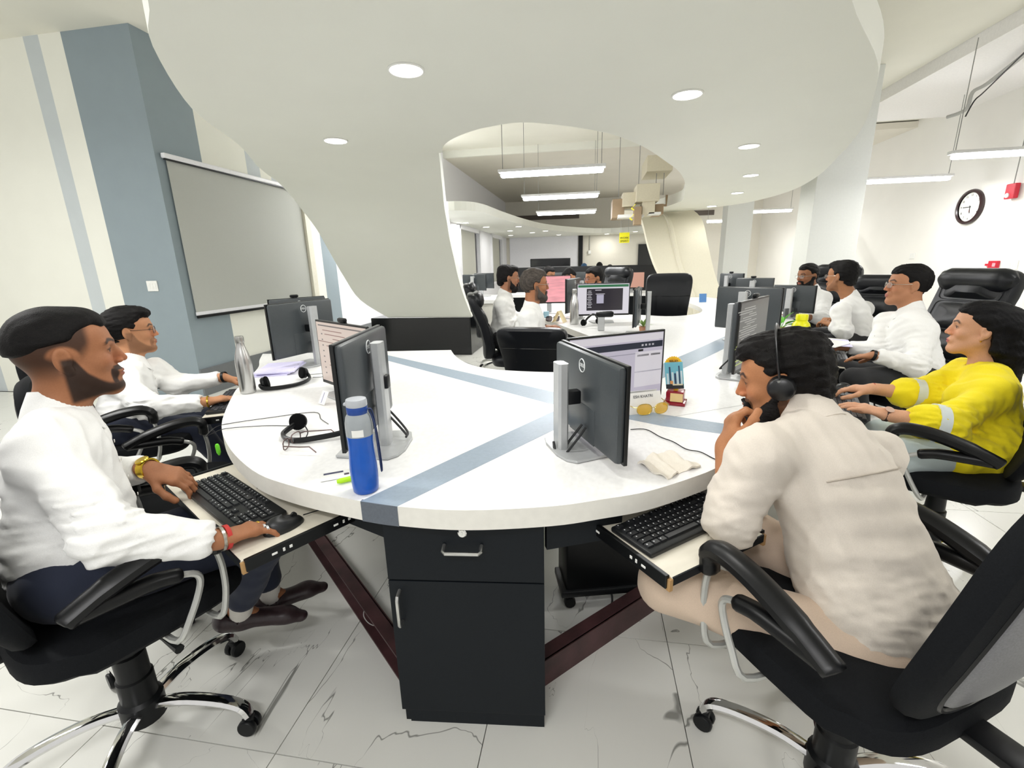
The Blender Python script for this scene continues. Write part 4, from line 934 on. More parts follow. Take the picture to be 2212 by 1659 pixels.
def glasses(T, R, c, s, m, parent, lens=True, rx=.0235, rz=.0165, name='glasses', p=3.2, lm=None):
    mb = MB(); mb2 = MB()
    for q in (-1, 1):
        ring = []
        for i in range(26):
            a = 2*PI*i/26; cx, sz = math.cos(a), math.sin(a)
            x = q*.0325+math.copysign(abs(cx)**(2/p), cx)*rx; z = .002+math.copysign(abs(sz)**(2/p), sz)*rz
            ring.append(T(x, .1065-.30*abs(x)**1.25-.0, z))
        mb.tube(ring, .0013*s, 6, closed=True); mb2.add(ring, [tuple(range(26))])
        mb.tube([T(q*.056, .098, .008), T(q*.070, .088, .009), T(q*.077, .03, .010), T(q*.080, -.005, .012), T(q*.080, -.026, -.008)], .0014*s, 6)
    mb.tube([T(-.010, .1055, .006), T(0, .1075, .009), T(.010, .1055, .006)], .0013*s, 6)
    g = mb.build(name, m, parent)
    if lens: mb2.build('lens', lm or lens_m, g, False)
    return g
def wrist_ring(p, ax, r, w, m, parent, name, thick=.003, flat=None, n=24):
    ax = unit(ax); a = np.cross(ax, V3(0, 0, 1)); a = unit(a); b = np.cross(a, ax); mb = MB(); v = []; f = []
    for i in range(n):
        t = 2*PI*i/n; dr = a*math.cos(t)+b*math.sin(t)*(flat or 1)
        for rr, h in ((r, -w/2), (r+thick, -w/2), (r+thick, w/2), (r, w/2)): v.append(p+dr*rr+ax*h)
    for i in range(n):
        for j in range(4): q = (j+1) % 4; k = (i+1) % n; f.append((i*4+j, i*4+q, k*4+q, k*4+j))
    return mb.add(v, f).build(name, m, parent, True, ang=50)

def person(label, J, skin='a8714e', hair='short', haircol='0c0a0a', vol=.010, top=.010, beard=0, stub=0, fade=0, shirt=shirt_w, pants=trouser_blk, sleeve=('long', 'long'), female=False,
           res=3.0, glass=None, lips='8a4a40', hs=1.0, fold=1.0, belly=1.0, shoes=None, collar_on=True, seed=0, legs=True, arms=True, hands=None, name='person', lens=None, tuft=.003, w=1.0, cuffs=True, jaw=1.0, torso=True, stitch='f'):
    """J: joints in metres. head, hf (face direction), neck, F (chest direction), shL/shR, elL/elR, wrL/wrR, haL/haR = (direction, back-of-hand normal, curl...), pelvis, knL/knR, anL/anR, toL/toR"""
    g = lambda k: np.array(J[k], float)
    c = g('head'); hf = unit(g('hf')); hu = np.array(J.get('hu', (0, 0, 1)), float); hr = unit(np.cross(hf, hu)); hu = np.cross(hr, hf); R = np.stack([hr, hf, hu], 1)
    nb = g('neck'); F3 = unit(g('F')); pel = g('pelvis'); up = unit(nb-pel); rt = unit(np.cross(F3, up)); F3 = np.cross(up, rt); TM = np.stack([rt, F3, up], 1)
    hw = .175*w
    shL = g('shL') if 'shL' in J else nb-rt*hw-up*.045; shR = g('shR') if 'shR' in J else nb+rt*hw-up*.045
    sh = {'L': shL, 'R': shR}; cell = res/1000
    B = Field(); T = head_field(B, c, R, hs, nb, female, jaw)
    B.rc(nb, nb-up*.05, .052, .045, .04); fines = [(c+R@V3(0, .01, -.01)*hs, .125*hs, cell)]
    if torso: B.rc(nb-up*.09, pel+up*.05, .055, .07, .05)
    for q in ('LR' if torso else ''): B.rc(nb-up*.08, sh[q], .030, .030, .03)
    tips = {}
    if arms:
        for q in 'LR':
            if 'el'+q not in J: continue
            el, wr = g('el'+q), g('wr'+q)
            lg_ = sleeve['LR'.index(q)] == 'long'; B.rc(sh[q], el, .036, .030, .02); B.rc(el, wr, .028 if lg_ else .040, .0235 if lg_ else .026, .012)
            if 'ha'+q in J:
                h = J['ha'+q]; tips[q] = hand_field(B, wr, np.array(h[0], float), np.array(h[1], float), q, *h[2:])
                fines.append((wr+unit(h[0])*.075, .095, cell))
    if legs:
        for q, sgn in (('L', -1), ('R', 1)):
            hp = pel+rt*sgn*.09-up*.02
            if 'kn'+q in J:
                B.rc(hp, g('kn'+q), .07, .045, .05)
                if 'an'+q in J: B.rc(g('kn'+q), g('an'+q), .045, .030, .02); B.rc(g('an'+q), g('an'+q)*.6+g('to'+q)*.4-V3(0, 0, .02), .028, .02, .02)
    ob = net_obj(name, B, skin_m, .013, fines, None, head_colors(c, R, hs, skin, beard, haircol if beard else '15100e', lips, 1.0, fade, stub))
    tag(ob, label, 'person')
    for q in (-1, 1):
        ec = T(q*.0315, .0735, .006); rad = .0114*hs; v = []; f = []; cl = []; nu, nv = 10, 16; gz = unit(R@V3(q*.02, 1, -.06))
        e1 = unit(np.cross(gz, V3(0, 0, 1))); e2 = np.cross(e1, gz)
        for i in range(nu+1):
            a = PI*i/nu
            for j in range(nv): b = 2*PI*j/nv; v.append(ec+rad*(gz*math.cos(a)+(e1*math.cos(b)+e2*math.sin(b))*math.sin(a))); cl.append(srgb('120a08') if i < 2 else (srgb('4a2a1a') if i < 3 else srgb('c9bdb4')))
        for i in range(nu):
            for j in range(nv): f.append((i*nv+j, i*nv+(j+1) % nv, (i+1)*nv+(j+1) % nv, (i+1)*nv+j))
        eo = MB().add(v, f).build('eye', eye_m, ob); at_ = eo.data.attributes.new('col', 'FLOAT_COLOR', 'POINT'); at_.data.foreach_set('color', np.array([(*k, 1) for k in cl], np.float32).ravel())
    hc = np.array(srgb(haircol))
    if hair:
        HF = hair_field(c, R, hs, vol, top, hair, seed, tuft)
        net_obj('hair', HF, hair_m, max(.0045, cell*1.25), (), ob, lambda P: hc[None]*(1+.5*np.clip(wob((P-c)@R/hs*np.array([2, .5, 1]), 160, 2), -.6, 1))[:, None])
    if beard: net_obj('beard', beard_field(c, R, hs, .8+.4*beard, seed), hair_m, max(.003, cell), (), ob, lambda P: hc[None]*np.ones((len(P), 1))*1.1)
    if glass: glasses(T, R, c, hs, glass, ob, True, lm=lens)
    if not torso: return ob, T, R, tips
    # ---- shirt
    G = Field(); Ls = np.linalg.norm(nb-pel); ch = nb-up*Ls*.36+F3*.0; be = nb-up*Ls*.72+F3*.012; W = w
    G.el(ch, (.165*W, .112*W, Ls*.42), TM, .05); G.el(be, (.150*W*belly, .122*W*belly, Ls*.36), TM, .06); G.el(pel+up*.03, (.165*W, .122*W, .12), TM, .06)
    if female: 
        for q in (-1, 1): G.el(ch+F3*.085+rt*q*.065-up*.02, (.062, .06, .062), TM, .05)
    if female and 'knL' in J:
        for q, sgn in (('L', -1), ('R', 1)): hp = pel+rt*sgn*.085-up*.03; G.rc(hp, hp+(g('kn'+q)-hp)*.42, .103, .095, .05)
    for q in 'LR':
        G.rc(nb-up*.012, sh[q], .050, .055, .05)
        if arms and 'el'+q in J:
            el, wr = g('el'+q), g('wr'+q); st = sleeve['LR'.index(q)]
            G.rc(sh[q], el, .064*W, .056, .05)
            if st == 'long':
                e_ = unit(wr-el); we = wr-e_*.040; G.rc(el, we, .054, .040, .03); G.rc(we-e_*.055, we, .0415, .0415, .002); G.rc(we+e_*.062, we+e_*.14, .052, .052, .003, 's')
            elif st == 'rolled':
                m_ = el+(wr-el)*.30; G.rc(el, m_, .056, .050, .03); G.rc(m_-unit(wr-el)*.045, m_, .056, .054, .004)
            elif st == 'bell':
                m_ = el+(wr-el)*.28; G.rc(el, m_, .058, .070, .04)
    nk = unit(c+R@V3(0, -.02, -.06)*hs-nb)
    G.rc(nb-nk*.005, nb+nk*.12, .0555, .058, .008, 's')
    sd = seed
    elq = [g('el'+q) for q in 'LR' if 'el'+q in J]
    def folds(P):
        L = (P-pel)@TM; a = wob(L*np.array([1.0, 1.0, 1.9]), 15, sd); b = wob(L*np.array([1.2, 1.2, .9]), 30, sd+1)
        r = np.zeros(len(P))
        for e in elq: r = np.maximum(r, np.exp(-((P-e)**2).sum(1)/.012))
        wst = np.exp(-(L[:, 2]/.16)**2)
        r1 = 1-np.abs(wob(L*np.array([.8, .8, 2.6]), 19, sd+2))*1.3
        return -fold*(.0030*a+.0022*b+.0042*np.clip(1-np.abs(wob(L*np.array([1.3, 1.3, .7]), 12, sd+4))*2.2, 0, 1)+(.010*r+.008*wst)*np.clip(r1, 0, 1)*.9)
    G.fn(folds, pel, 9, 0, 'd')
    col = None
    so = net_obj('shirt' if not female else 'kurti', G, shirt, max(.0075, cell*2.2), (), ob)
    gv = lambda x, y, z: pel+rt*x+F3*y+up*z
    def on_cloth(x, z, sgn):
        ys = np.linspace(0, .26, 131)*sgn; d = G.val(np.array([gv(x, y, z) for y in ys])); k = np.nonzero(d > 0)[0]
        return gv(x, ys[k[0]]+(.0022 if sgn > 0 else .0045)*sgn, z) if len(k) else gv(x, .1*sgn, z)
    if stitch and not female:
        sm = mat(shirt.name+'_seam', 'c8c6c0' if shirt is shirt_w else 'bdb3a6', .9)
        if 'b' in stitch: MB().tube([on_cloth(x, Ls*.70, -1) for x in np.linspace(-.13, .13, 24)], .0018, 5).build('yoke_seam', sm, so)
        if 'f' in stitch:
            for z in np.linspace(.10, Ls*.80, 5):
                p = on_cloth(0, z, 1); MB().lathe([(.0001, .0025), (.0045, .002), (.0055, 0)], 10, basis(rt, up, F3).to_3x3(), p).build('button', mat('button_pearl', 'd8d6d0', .3), so)
    if collar_on: collar(nb+unit(nk+up)*.034, nk+up, F3, shirt, so, .061)
    # ---- trousers
    if legs and 'knL' in J:
        K = Field(); K.el(pel-up*.02, (.165, .12, .10), TM, .05)
        for q, sgn in (('L', -1), ('R', 1)):
            if 'kn'+q not in J: continue
            hp = pel+rt*sgn*.088-up*.03; K.rc(hp, g('kn'+q), .090, .068, .05)
            if 'an'+q in J:
                kn, an = g('kn'+q), g('an'+q); K.rc(kn, kn+(an-kn)*.80, .066, .052, .03)
        K.fn(lambda P: -.003*fold*wob(P, 22, sd+3), pel, 9, 0, 'd')
        net_obj('trousers', K, pants, .013, (), ob)
        if shoes:
            for q in 'LR':
                an, to = g('an'+q), g('to'+q); d = unit(to-an); S_ = Field()
                hl = an-d*.045-V3(0, 0, .045); S_.rc(hl, to-d*.05, .036, .034, .02, 'u', (V3(0, 0, 1), .85)); S_.rc(to-d*.06, to, .034, .024, .02, 'u', (V3(0, 0, 1), .75)); S_.rc(hl, an-V3(0, 0, .03), .036, .040, .03)
                zz = min(hl[2], to[2])-.028; S_.rc(an+V3(0, 0, -.02), an+V3(0, 0, .08), .038, .036, .004, 's')
                net_obj('shoe', S_, shoes, .005, (), ob)
                kq = unit(g('kn'+q)-an); Z = Field().rc(an-V3(0, 0, .04), an+kq*.055, .037, .037, 0); net_obj('sock', Z, sock_m, .006, (), ob)
    return ob, T, R, tips
# ================================================================ the people in the photo
DN = V3(0, 0, 1)
def man_left():
    nb = at(128, 905, 1.24)
    J = dict(head=at(150, 768, 1.24), hf=(.60, .80, .02), neck=nb, F=(.62, .78, 0), pelvis=(-1.33, .84, .61),
             shR=at(95, 975, 1.12), shL=at(172, 945, 1.44), elR=at(240, 1160, 1.05), wrR=at(474, 1165, 1.155), elL=at(190, 1025, 1.46), wrL=at(318, 1012, 1.40),
             haR=(at(622, 1118, 1.29)-at(474, 1165, 1.155), (-.1, .1, 1), (.22, .35, .3), .16, .35), haL=(at(425, 1040, 1.46)-at(318, 1012, 1.40), (.25, -.1, 1), (.25, .45, .4), .05, .5, 1.0),
             knR=(-1.00, 1.14, .535), knL=(-1.20, 1.30, .535), anR=at(515, 1318, 1.60), anL=at(585, 1285, 1.72), toR=at(650, 1330, 1.68), toL=at(695, 1268, 1.82))
    ob, T, R, tips = person('man in white shirt with faded haircut, short beard and gold watch, at the left edge', J, '9c6848', 'fade', vol=.006, top=.010, stub=.93, fade=.85, res=2.6, sleeve=('long', 'long'), pants=trouser_navy, shoes=shoe_m, seed=1, lips='7d4540', tuft=.0010)
    w = J['wrL']; d = unit(np.array(J['haL'][0])); e = unit(w-J['elL']); p = w+e*.004
    b = wrist_ring(p, e, .0262, .022, gold, ob, 'watch', .0055); n = unit(V3(.2, -.3, 1)); n = unit(n-e*np.dot(n, e))
    MB().lathe([(.018, 0), (.019, .004), (.017, .007), (.0001, .007)], 20, basis(e, np.cross(n, e), n).to_3x3(), p+n*.029).build('watch_dial', gold, b)
    w = J['wrR']; d = unit(np.array(J['haR'][0]))
    wrist_ring(w+d*.016, d, .0275, .010, mat('red_thread', 'b8322e', 0.8), ob, 'red_bracelet', .004); wrist_ring(w+d*.004, d, .0285, .007, rim_metal, ob, 'chain_bracelet', .003)
    for i, (m, tt) in enumerate(((gold, .029), (silver, -.0105), (silver, -.028))):
        n = unit(V3(-.1, .1, 1)); n = unit(n-d*np.dot(n, d)); t = np.cross(n, d)
        wrist_ring(w+d*.103+t*tt*1.05-n*.005, unit(d+t*tt*2), .0098, .006, m, ob, 'ring', .0018, n=16)
man_left()
def man_left2():
    J = dict(head=at(283, 716, 2.50), hf=(.70, .71, .0), neck=at(283, 790, 2.50), F=(.74, .67, 0), pelvis=at(272, 925, 2.42),
             shR=at(262, 822, 2.36), shL=at(335, 800, 2.66), elR=at(318, 880, 2.26), wrR=at(446, 868, 2.36), elL=at(385, 832, 2.66), wrL=at(482, 815, 2.66),
             haR=(at(505, 856, 2.46)-at(446, 868, 2.36), (0, 0, 1), (.2, .3, .3)), haL=(at(520, 822, 2.76)-at(482, 815, 2.66), (0, 0, 1), (.2, .3, .3)), knR=at(420, 925, 2.55), knL=at(450, 905, 2.8), anR=(-2.0, 2.2, .1), anL=(-2.1, 2.4, .1), toR=(-1.85, 2.3, .06), toL=(-1.95, 2.5, .06))
    ob, T, R, tips = person('man in white shirt and thin dark glasses, second from the left edge', J, 'b98460', 'swept', vol=.014, top=.016, stub=.45, res=3.6, pants=trouser_navy, glass=rim_dark, seed=2, hs=1.0)
    e = unit(J['wrR']-J['elR']); wrist_ring(J['wrR']+e*.008, e, .028, .006, gold, ob, 'bead_bracelet', .004)
    e = unit(J['wrL']-J['elL']); wrist_ring(J['wrL']+e*.008, e, .029, .014, black_p, ob, 'watch_strap', .004)
man_left2()
def man_right():
    nb = at(1752, 912, 1.22)
    J = dict(head=at(1686, 822, 1.28), hf=(-.90, .40, -.22), hu=(-.12, .1, 1), neck=nb, F=(-.50, .87, 0), pelvis=at(1925, 1365, 1.07), shL=at(1640, 985, 1.12), shR=at(1890, 985, 1.34),
             elL=at(1580, 1122, 1.14), wrL=at(1568, 965, 1.22), elR=at(1880, 1080, 1.50), wrR=at(1800, 1090, 1.58), haL=(at(1592, 872, 1.235)-at(1568, 965, 1.22), (-.9, .1, .3), (.7, 1.0, .8), .02, .4, .95),
             knL=at(1440, 1258, 1.19), knR=(.42, 1.35, .58), anL=at(1660, 1330, 1.26), anR=at(1700, 1340, 1.3), toL=at(1720, 1340, 1.28), toR=at(1760, 1340, 1.32))
    ob, T, R, tips = person('bearded man in cream shirt and headset seen from behind, chin on his fist', J, 'ad7650', 'puffy', vol=.016, top=.020, beard=.8, res=2.8, shirt=shirt_cream, pants=trouser_beige, sleeve=('rolled', 'long'), seed=3, belly=1.08, haircol='0d0a09', tuft=.004, w=1.06, fold=.9, stitch='b')
    e = unit(J['wrL']-J['elL'])
    # headset worn by him
    t = thing('headset', 'black headset worn by the man in the cream shirt', 'headset')
    for q in (-1, 1):
        o = T(q*.098, -.008, -.004); ax = R@V3(q, 0, 0); M = basis(R@V3(0, 1, 0), R@V3(0, 0, 1)*q, ax).to_3x3()
        MB().lathe([(.0001, -.014), (.028, -.014), (.034, -.008), (.034, .002), (.030, .008), (.030, .016), (.024, .021), (.0001, .022)], 24, M, o).build('ear_cup', mat('headset_black', '0e0f11', 0.35), t)
        MB().tube([T(q*.112, -.006, .016), T(q*.113, -.006, .022)], .008, 8).build('silver_cap', chrome, t)
    arc = [T(.110*math.cos(a), -.008, .012+.142*math.sin(a)) for a in [PI*i/24 for i in range(25)]]
    MB().tube(arc, .009, 8, flat=.35).build('headband', MATS['headset_black'], t)
man_right()
def woman():
    J = dict(head=at(2118, 712, 1.981), hf=(-.84, .52, .06), neck=at(2128, 800, 2.000), F=(-.90, .42, 0), pelvis=at(2128, 985, 1.916), shL=at(2146, 850, 1.860), shR=at(2082, 806, 2.120),
             elL=at(2035, 918, 1.823), wrL=at(1918, 896, 1.879), elR=at(1985, 852, 2.120), wrR=at(1888, 840, 2.158), haL=(at(1835, 872, 1.953)-at(1918, 896, 1.879), (0, 0, 1), (.12, .2, .2), .12), haR=(at(1835, 838, 2.232)-at(1888, 840, 2.158), (0, 0, 1), (.25, .35, .3)),
             knL=at(1940, 985, 1.841), knR=at(1905, 940, 2.046), anL=(1.25, 2.05, .1), anR=(1.3, 2.25, .1), toL=(1.15, 2.1, .06), toR=(1.2, 2.3, .06))
    ob, T, R, tips = person('woman in a yellow kurti with long black hair, at the right edge', J, 'cf9c7c', 'long', vol=.010, top=.010, female=True, res=3.2, shirt=kurti, pants=leg_grey, sleeve=('bell', 'bell'), lips='b0505a', collar_on=False, seed=4, haircol='0a090b', jaw=.95, hs=.94, w=.93)
    band = mat('white_sleeve_band', 'cfd6d4', 0.85)
    for q in 'LR':
        el, wr = J['el'+q], J['wr'+q]; e = unit(wr-el); wrist_ring(el+e*.022, e, .067 if q == 'R' else .074, .036, band, ob, 'sleeve_band', .006, n=28)
    e = unit(J['wrL']-J['elL']); b = wrist_ring(J['wrL']+e*.006, e, .0262, .014, mat('brown_strap', '3a2420', 0.5), ob, 'watch_strap', .003); n = unit(V3(-.2, -.5, 1)); n = unit(n-e*np.dot(n, e))
    MB().lathe([(.015, 0), (.016, .004), (.0001, .0045)], 20, basis(e, np.cross(n, e), n).to_3x3(), J['wrL']+e*.006+n*.028).build('watch_dial', mat('rose_gold', 'd8b8a8', 0.3, 0.5), b)
    e = unit(J['wrR']-J['elR']); wrist_ring(J['wrR']+e*.006, e, .0255, .004, mat('red_thread', 'b8322e', 0.8), ob, 'bracelet', .002)
    MB().lathe([(.0001, .004), (.004, 0), (.0001, -.004)], 8, None, T(-.080, -.006, -.045)).build('earring', gold, ob)
woman()
def man_r2():
    J = dict(head=at(1960, 617, 2.95), hf=(-.97, .22, .03), neck=at(1968, 678, 2.95), F=(-.93, .36, 0), pelvis=at(1975, 808, 2.90), shL=at(1992, 716, 2.80), shR=at(1915, 696, 3.10),
             elL=at(1978, 790, 2.70), wrL=at(1888, 768, 2.74), elR=at(1893, 758, 3.02), wrR=at(1828, 750, 3.12), haL=(at(1835, 772, 2.86)-at(1888, 768, 2.74), (0, 0, 1), (.15, .25, .2), .12), haR=(at(1788, 744, 3.20)-at(1828, 750, 3.12), (0, 0, 1), (.25, .3, .3)),
             knL=at(1845, 820, 2.78), knR=at(1825, 800, 3.0), anL=(1.75, 3.0, .1), anR=(1.8, 3.2, .1), toL=(1.65, 3.05, .06), toR=(1.7, 3.25, .06))
    ob, T, R, tips = person('man in white shirt and rimless glasses typing, second along the right row', J, 'b07c5c', 'short', vol=.008, top=.012, res=4, glass=rim_metal, seed=5, lips='9c5a54', belly=1.1, w=1.05, hs=1.02)
    e = unit(J['wrL']-J['elL']); wrist_ring(J['wrL']+e*.006, e, .029, .018, black_p, ob, 'watch_strap', .003)
man_r2()
def man_r3():
    J = dict(head=at(1816, 598, 3.95), hf=(-.62, .78, 0), neck=at(1838, 648, 3.95), F=(-.72, .55, 0), pelvis=at(1860, 735, 3.92), shL=at(1815, 672, 3.75), shR=at(1868, 668, 4.15), elL=at(1822, 716, 3.70), wrL=at(1796, 702, 3.82), elR=at(1850, 715, 4.2), wrR=at(1795, 692, 4.0),
             haL=(at(1782, 696, 3.88)-at(1796, 702, 3.82), (0, 0, 1), (.6, .6, .4)), haR=(at(1780, 688, 3.92)-at(1795, 692, 4.0), (0, 0, 1), (.6, .6, .4)), knL=at(1770, 738, 3.8), knR=at(1765, 725, 4.1), anL=(2.05, 3.9, .1), anR=(2.1, 4.1, .1), toL=(1.95, 4.0, .06), toR=(2.0, 4.2, .06))
    person('man in white shirt with hands clasped, head turned away, right row', J, 'a2714f', 'puffy', vol=.014, top=.018, res=5, glass=rim_metal, seed=6, stub=.3)
man_r3()
def man_r4():
    J = dict(head=at(1744, 597, 4.85), hf=(-.93, -.36, -.05), neck=at(1756, 631, 4.88), F=(-.93, -.2, 0), pelvis=at(1770, 705, 4.88), shL=at(1780, 645, 4.75), shR=at(1735, 643, 5.05), elL=at(1775, 688, 4.62), wrL=at(1728, 684, 4.62), elR=at(1722, 680, 5.0), wrR=at(1705, 680, 4.8), haL=(at(1705, 684, 4.66)-at(1728, 684, 4.62), (0, 0, 1), (.2, .3, .3)), haR=(at(1692, 682, 4.8)-at(1705, 680, 4.8), (0, 0, 1), (.2, .3, .3)),
             knL=at(1715, 705, 4.7), knR=at(1705, 700, 4.95), anL=(2.2, 4.8, .1), anR=(2.2, 5.0, .1), toL=(2.1, 4.8, .06), toR=(2.1, 5.0, .06))
    person('man with full black beard and glasses facing us, far end of the right row', J, '8f6144', 'short', vol=.008, top=.014, beard=1.0, res=5.5, glass=rim_metal, seed=7, sleeve=('rolled', 'rolled'), haircol='0b0909')
man_r4()
def man_mid():
    J = dict(head=at(1156, 617, 3.75), hf=(.93, .36, 0), neck=at(1148, 668, 3.78), F=(.95, .30, 0), pelvis=at(1138, 775, 3.75), shR=at(1140, 688, 3.60), shL=at(1150, 682, 3.98), elR=at(1152, 736, 3.56), wrR=at(1180, 722, 3.72), elL=at(1175, 725, 4.0), wrL=at(1182, 708, 4.0), haR=(at(1196, 718, 3.75)-at(1180, 722, 3.72), (0, 0, 1), (.3, .4, .3)), haL=(at(1196, 706, 3.95)-at(1182, 708, 4.0), (0, 0, 1), (.3, .4, .3)),
             knR=at(1195, 772, 3.75), knL=at(1195, 765, 3.98))
    person('grey-haired bearded man in white shirt seen from the side, at the middle desk', J, 'a06c4c', 'short', vol=.012, top=.018, beard=.75, res=4.5, glass=rim_metal, seed=8, haircol='4a443f', w=1.08, stitch='b')
man_mid()
def man_mid2():
    J = dict(head=at(1099, 602, 4.65), hf=(.94, .34, -.05), neck=at(1090, 640, 4.68), F=(.95, .30, 0), pelvis=at(1085, 728, 4.65), shR=at(1082, 658, 4.5), shL=at(1092, 652, 4.9), elR=at(1095, 702, 4.5), wrR=at(1130, 690, 4.7), elL=at(1110, 690, 4.9), wrL=at(1135, 678, 4.9), knR=at(1135, 722, 4.65), knL=at(1135, 715, 4.85))
    ob, T, R, tips = person('dark-haired man in white shirt with blue strap, behind the grey-haired man', J, 'a8765a', 'puffy', vol=.010, top=.014, beard=.5, res=5, glass=rim_metal, seed=9, haircol='141112')
    nb = J['neck']; f = unit(V3(.95, .30, 0)); r = V3(f[1], -f[0], 0)
    MB().tube(bezier([nb-f*.09+r*.02-DN*.05, nb-f*.065+r*.05+DN*.01, nb+r*.075+DN*.012, nb+f*.08+r*.05-DN*.06], 4), .010, 6, flat=.4).build('lanyard', mat('blue_ribbon', '3a68b8', 0.7), ob)
man_mid2()
def bust(label, px, py, D, hf, skin, hair='short', haircol='0c0a0a', res=6, beard=0, glass=None, seed=0, hs=1.0, stub=0, torso_drop=.62):
    h = at(px, py, D); f = unit(V3(*hf)); nb = h+V3(0, 0, -.15)*hs-f*.025
    J = dict(head=h, hf=hf, neck=nb, F=(f[0], f[1], 0), pelvis=nb+V3(0, 0, -.42)-f*.02)
    r = np.cross(unit(V3(f[0], f[1], 0)), DN)
    for q, s in (('L', -1), ('R', 1)): J['el'+q] = nb+r*s*.20-DN*.30+f*.05; J['wr'+q] = nb+r*s*.15-DN*.32+f*.27; J['kn'+q] = J['pelvis']+f*.4+r*s*.1
    return person(label, J, skin, hair, haircol, .010, .014, beard=beard, res=res, glass=glass, seed=seed, hs=hs, stub=stub)
bust('bearded man in red-rimmed glasses facing left behind the green title bar', 1283, 602, 5.35, (-.90, -.40, -.1), 'a87454', beard=.5, glass=mat('glasses_red', '6a2a26', 0.4), seed=2)
bust('man in pale glasses peeking over the pink wallpaper monitor', 1186, 594, 7.4, (.75, -.6, -.25), 'a67456', res=7, seed=5, glass=rim_metal)
bust('dark-haired person bent low beside the pink wallpaper monitor', 1230, 596, 8.3, (-.7, -.3, -.7), 'a67456', 'puffy', res=7, seed=6)
bust('person with black hair far back above the leather chair with the badge', 1295, 577, 12.3, (.1, 1, 0), '8f6144', res=8, seed=1)
bust('person with black hair far back, lower and right of the other', 1317, 581, 14.2, (-.4, .9, 0), '8f6144', res=8, seed=2)
bust('person in a blue cap far back by the black wall strip', 1262, 579, 13.2, (.3, .9, 0), '8f6144', 'short', '3a5878', res=8, seed=3)
# ================================================================ things on the desk
dark_g = mat('near_black_plastic', '101214', 0.35, spec=0.3); foam = mat('ear_foam', '0c0d0e', 0.9, spec=0.1)
def steel_bottle(x, y, label, h=0.27, r=0.036):
    t = thing('steel_bottle', label, 'bottle', (x, y, TZ+0.0003))
    k = h/0.27
    MB().lathe([(r*.86, 0), (r*.97, .004), (r, .012), (r, .135*k), (r*.97, .155*k), (r*.86, .178*k), (r*.68, .202*k), (r*.52, .222*k), (r*.47, .235*k), (r*.47, .240*k)], 28).build('body', steel, t)
    MB().lathe([(r*.52, .240*k), (r*.54, .243*k), (r*.54, .264*k), (r*.50, .270*k), (.0001, .271*k)], 28).build('cap', mat('bottle_cap_steel', 'b4b4b0', 0.3, 0.9), t)
    return t
steel_bottle(-1.672, 1.955, 'tall steel bottle at the left rim of the desk', 0.285, 0.037)
steel_bottle(-0.13, 4.57, 'steel bottle on the middle desk beside the code window monitor', 0.34, 0.044)
# blue squeeze bottle
t = thing('water_bottle', 'blue water bottle with grey shoulder and lid, on the blue-grey strip at the front rim', 'bottle', (-0.592, 1.055, TZ+0.0008), 0.3)
blue_pl = mat('blue_plastic', '0a52b0', 0.28, noise=0.05); grey_tr = mat('smoke_plastic', '9aa0a4', 0.25); lid_m = mat('lid_grey', 'b4b8be', 0.35)
prof = [(.030, 0), (.0335, .004), (.0350, .02), (.0362, .045), (.0362, .07), (.0345, .10), (.0330, .125), (.0332, .148), (.0345, .163)]
MB().lathe(prof, 32).build('body', blue_pl, t)
MB().lathe([(.0345, .163), (.0352, .18), (.0345, .198), (.031, .214), (.0265, .222), (.0262, .224)], 32).build('shoulder', grey_tr, t)
MB().lathe([(.0262, .222), (.0268, .223), (.0268, .241), (.0262, .242)], 32).build('collar_ring', mat('blue_ring', '123f8c', 0.35), t)
MB().lathe([(.0262, .242), (.0272, .244), (.0270, .256), (.0255, .261), (.015, .263), (.0001, .2635)], 32).box((-.028, 0, .248), (.010, .012, .008), bev=.003).build('lid', lid_m, t)
MB().tube(bezier([(.027, 0, .232), (.036, .003, .228), (.041, .006, .19), (.045, .010, .12), (.046, .012, .06), (.044, .010, .05), (.043, .004, .10), (.040, -.002, .19), (.030, 0, .23)], 5), .0045, 6, flat=.4).build('wrist_strap', mat('strap_blue', '1c2f5e', 0.7), t)
lb = MB(); m_ = 8; v = []
for i in range(m_+1):
    a = -1.95+0.85*i/m_
    for z in (.166, .185): v.append((.0356*math.cos(a), .0356*math.sin(a), z))
lb.add(v, [(2*i, 2*i+2, 2*i+3, 2*i+1) for i in range(m_)]); lab = lb.build('name_sticker', mat('sticker_white', 'e8e8e4', 0.5), t)
def headset(label, c, cup2, curve, cup_face, boom=None):
    t = thing('headset', label, 'headset')
    MB().tube(bezier(curve, 6), .0075, 8, flat=1.5).build('headband', dark_g, t)
    for p, ax in ((c, cup_face), (cup2[0], cup2[1])):
        if p is None: continue
        ax = unit(ax); a = unit(np.cross(ax, (0, 0, 1))); b = np.cross(ax, a); M = basis(a, b, ax).to_3x3()
        e = MB().lathe([(.0001, -.012), (.024, -.011), (.029, -.004), (.029, .004), (.026, .008)], 22, M, p).build('ear_cup', dark_g, t)
        MB().lathe([(.026, .006), (.031, .009), (.032, .016), (.028, .022), (.015, .024), (.0001, .022)], 22, M, p).build('ear_cushion', foam, e)
    if boom: MB().tube(bezier(boom, 5), .0022, 6).build('microphone_boom', dark_g, t)
    return t
z0 = TZ
headset('black headset lying on the desk beside the thin-framed glasses', (-1.068, 1.475, z0+.036), ((-.80, 1.50, z0+.034), (-.8, .3, .15)), [(-1.075, 1.455, z0+.03), (-1.085, 1.40, z0+.016), (-1.045, 1.36, z0+.012), (-.99, 1.352, z0+.012), (-.93, 1.38, z0+.014), (-.87, 1.42, z0+.018), (-.82, 1.475, z0+.026)], (.15, -.92, .25), [(-.97, 1.355, z0+.014), (-1.0, 1.42, z0+.018), (-1.04, 1.46, z0+.03)])
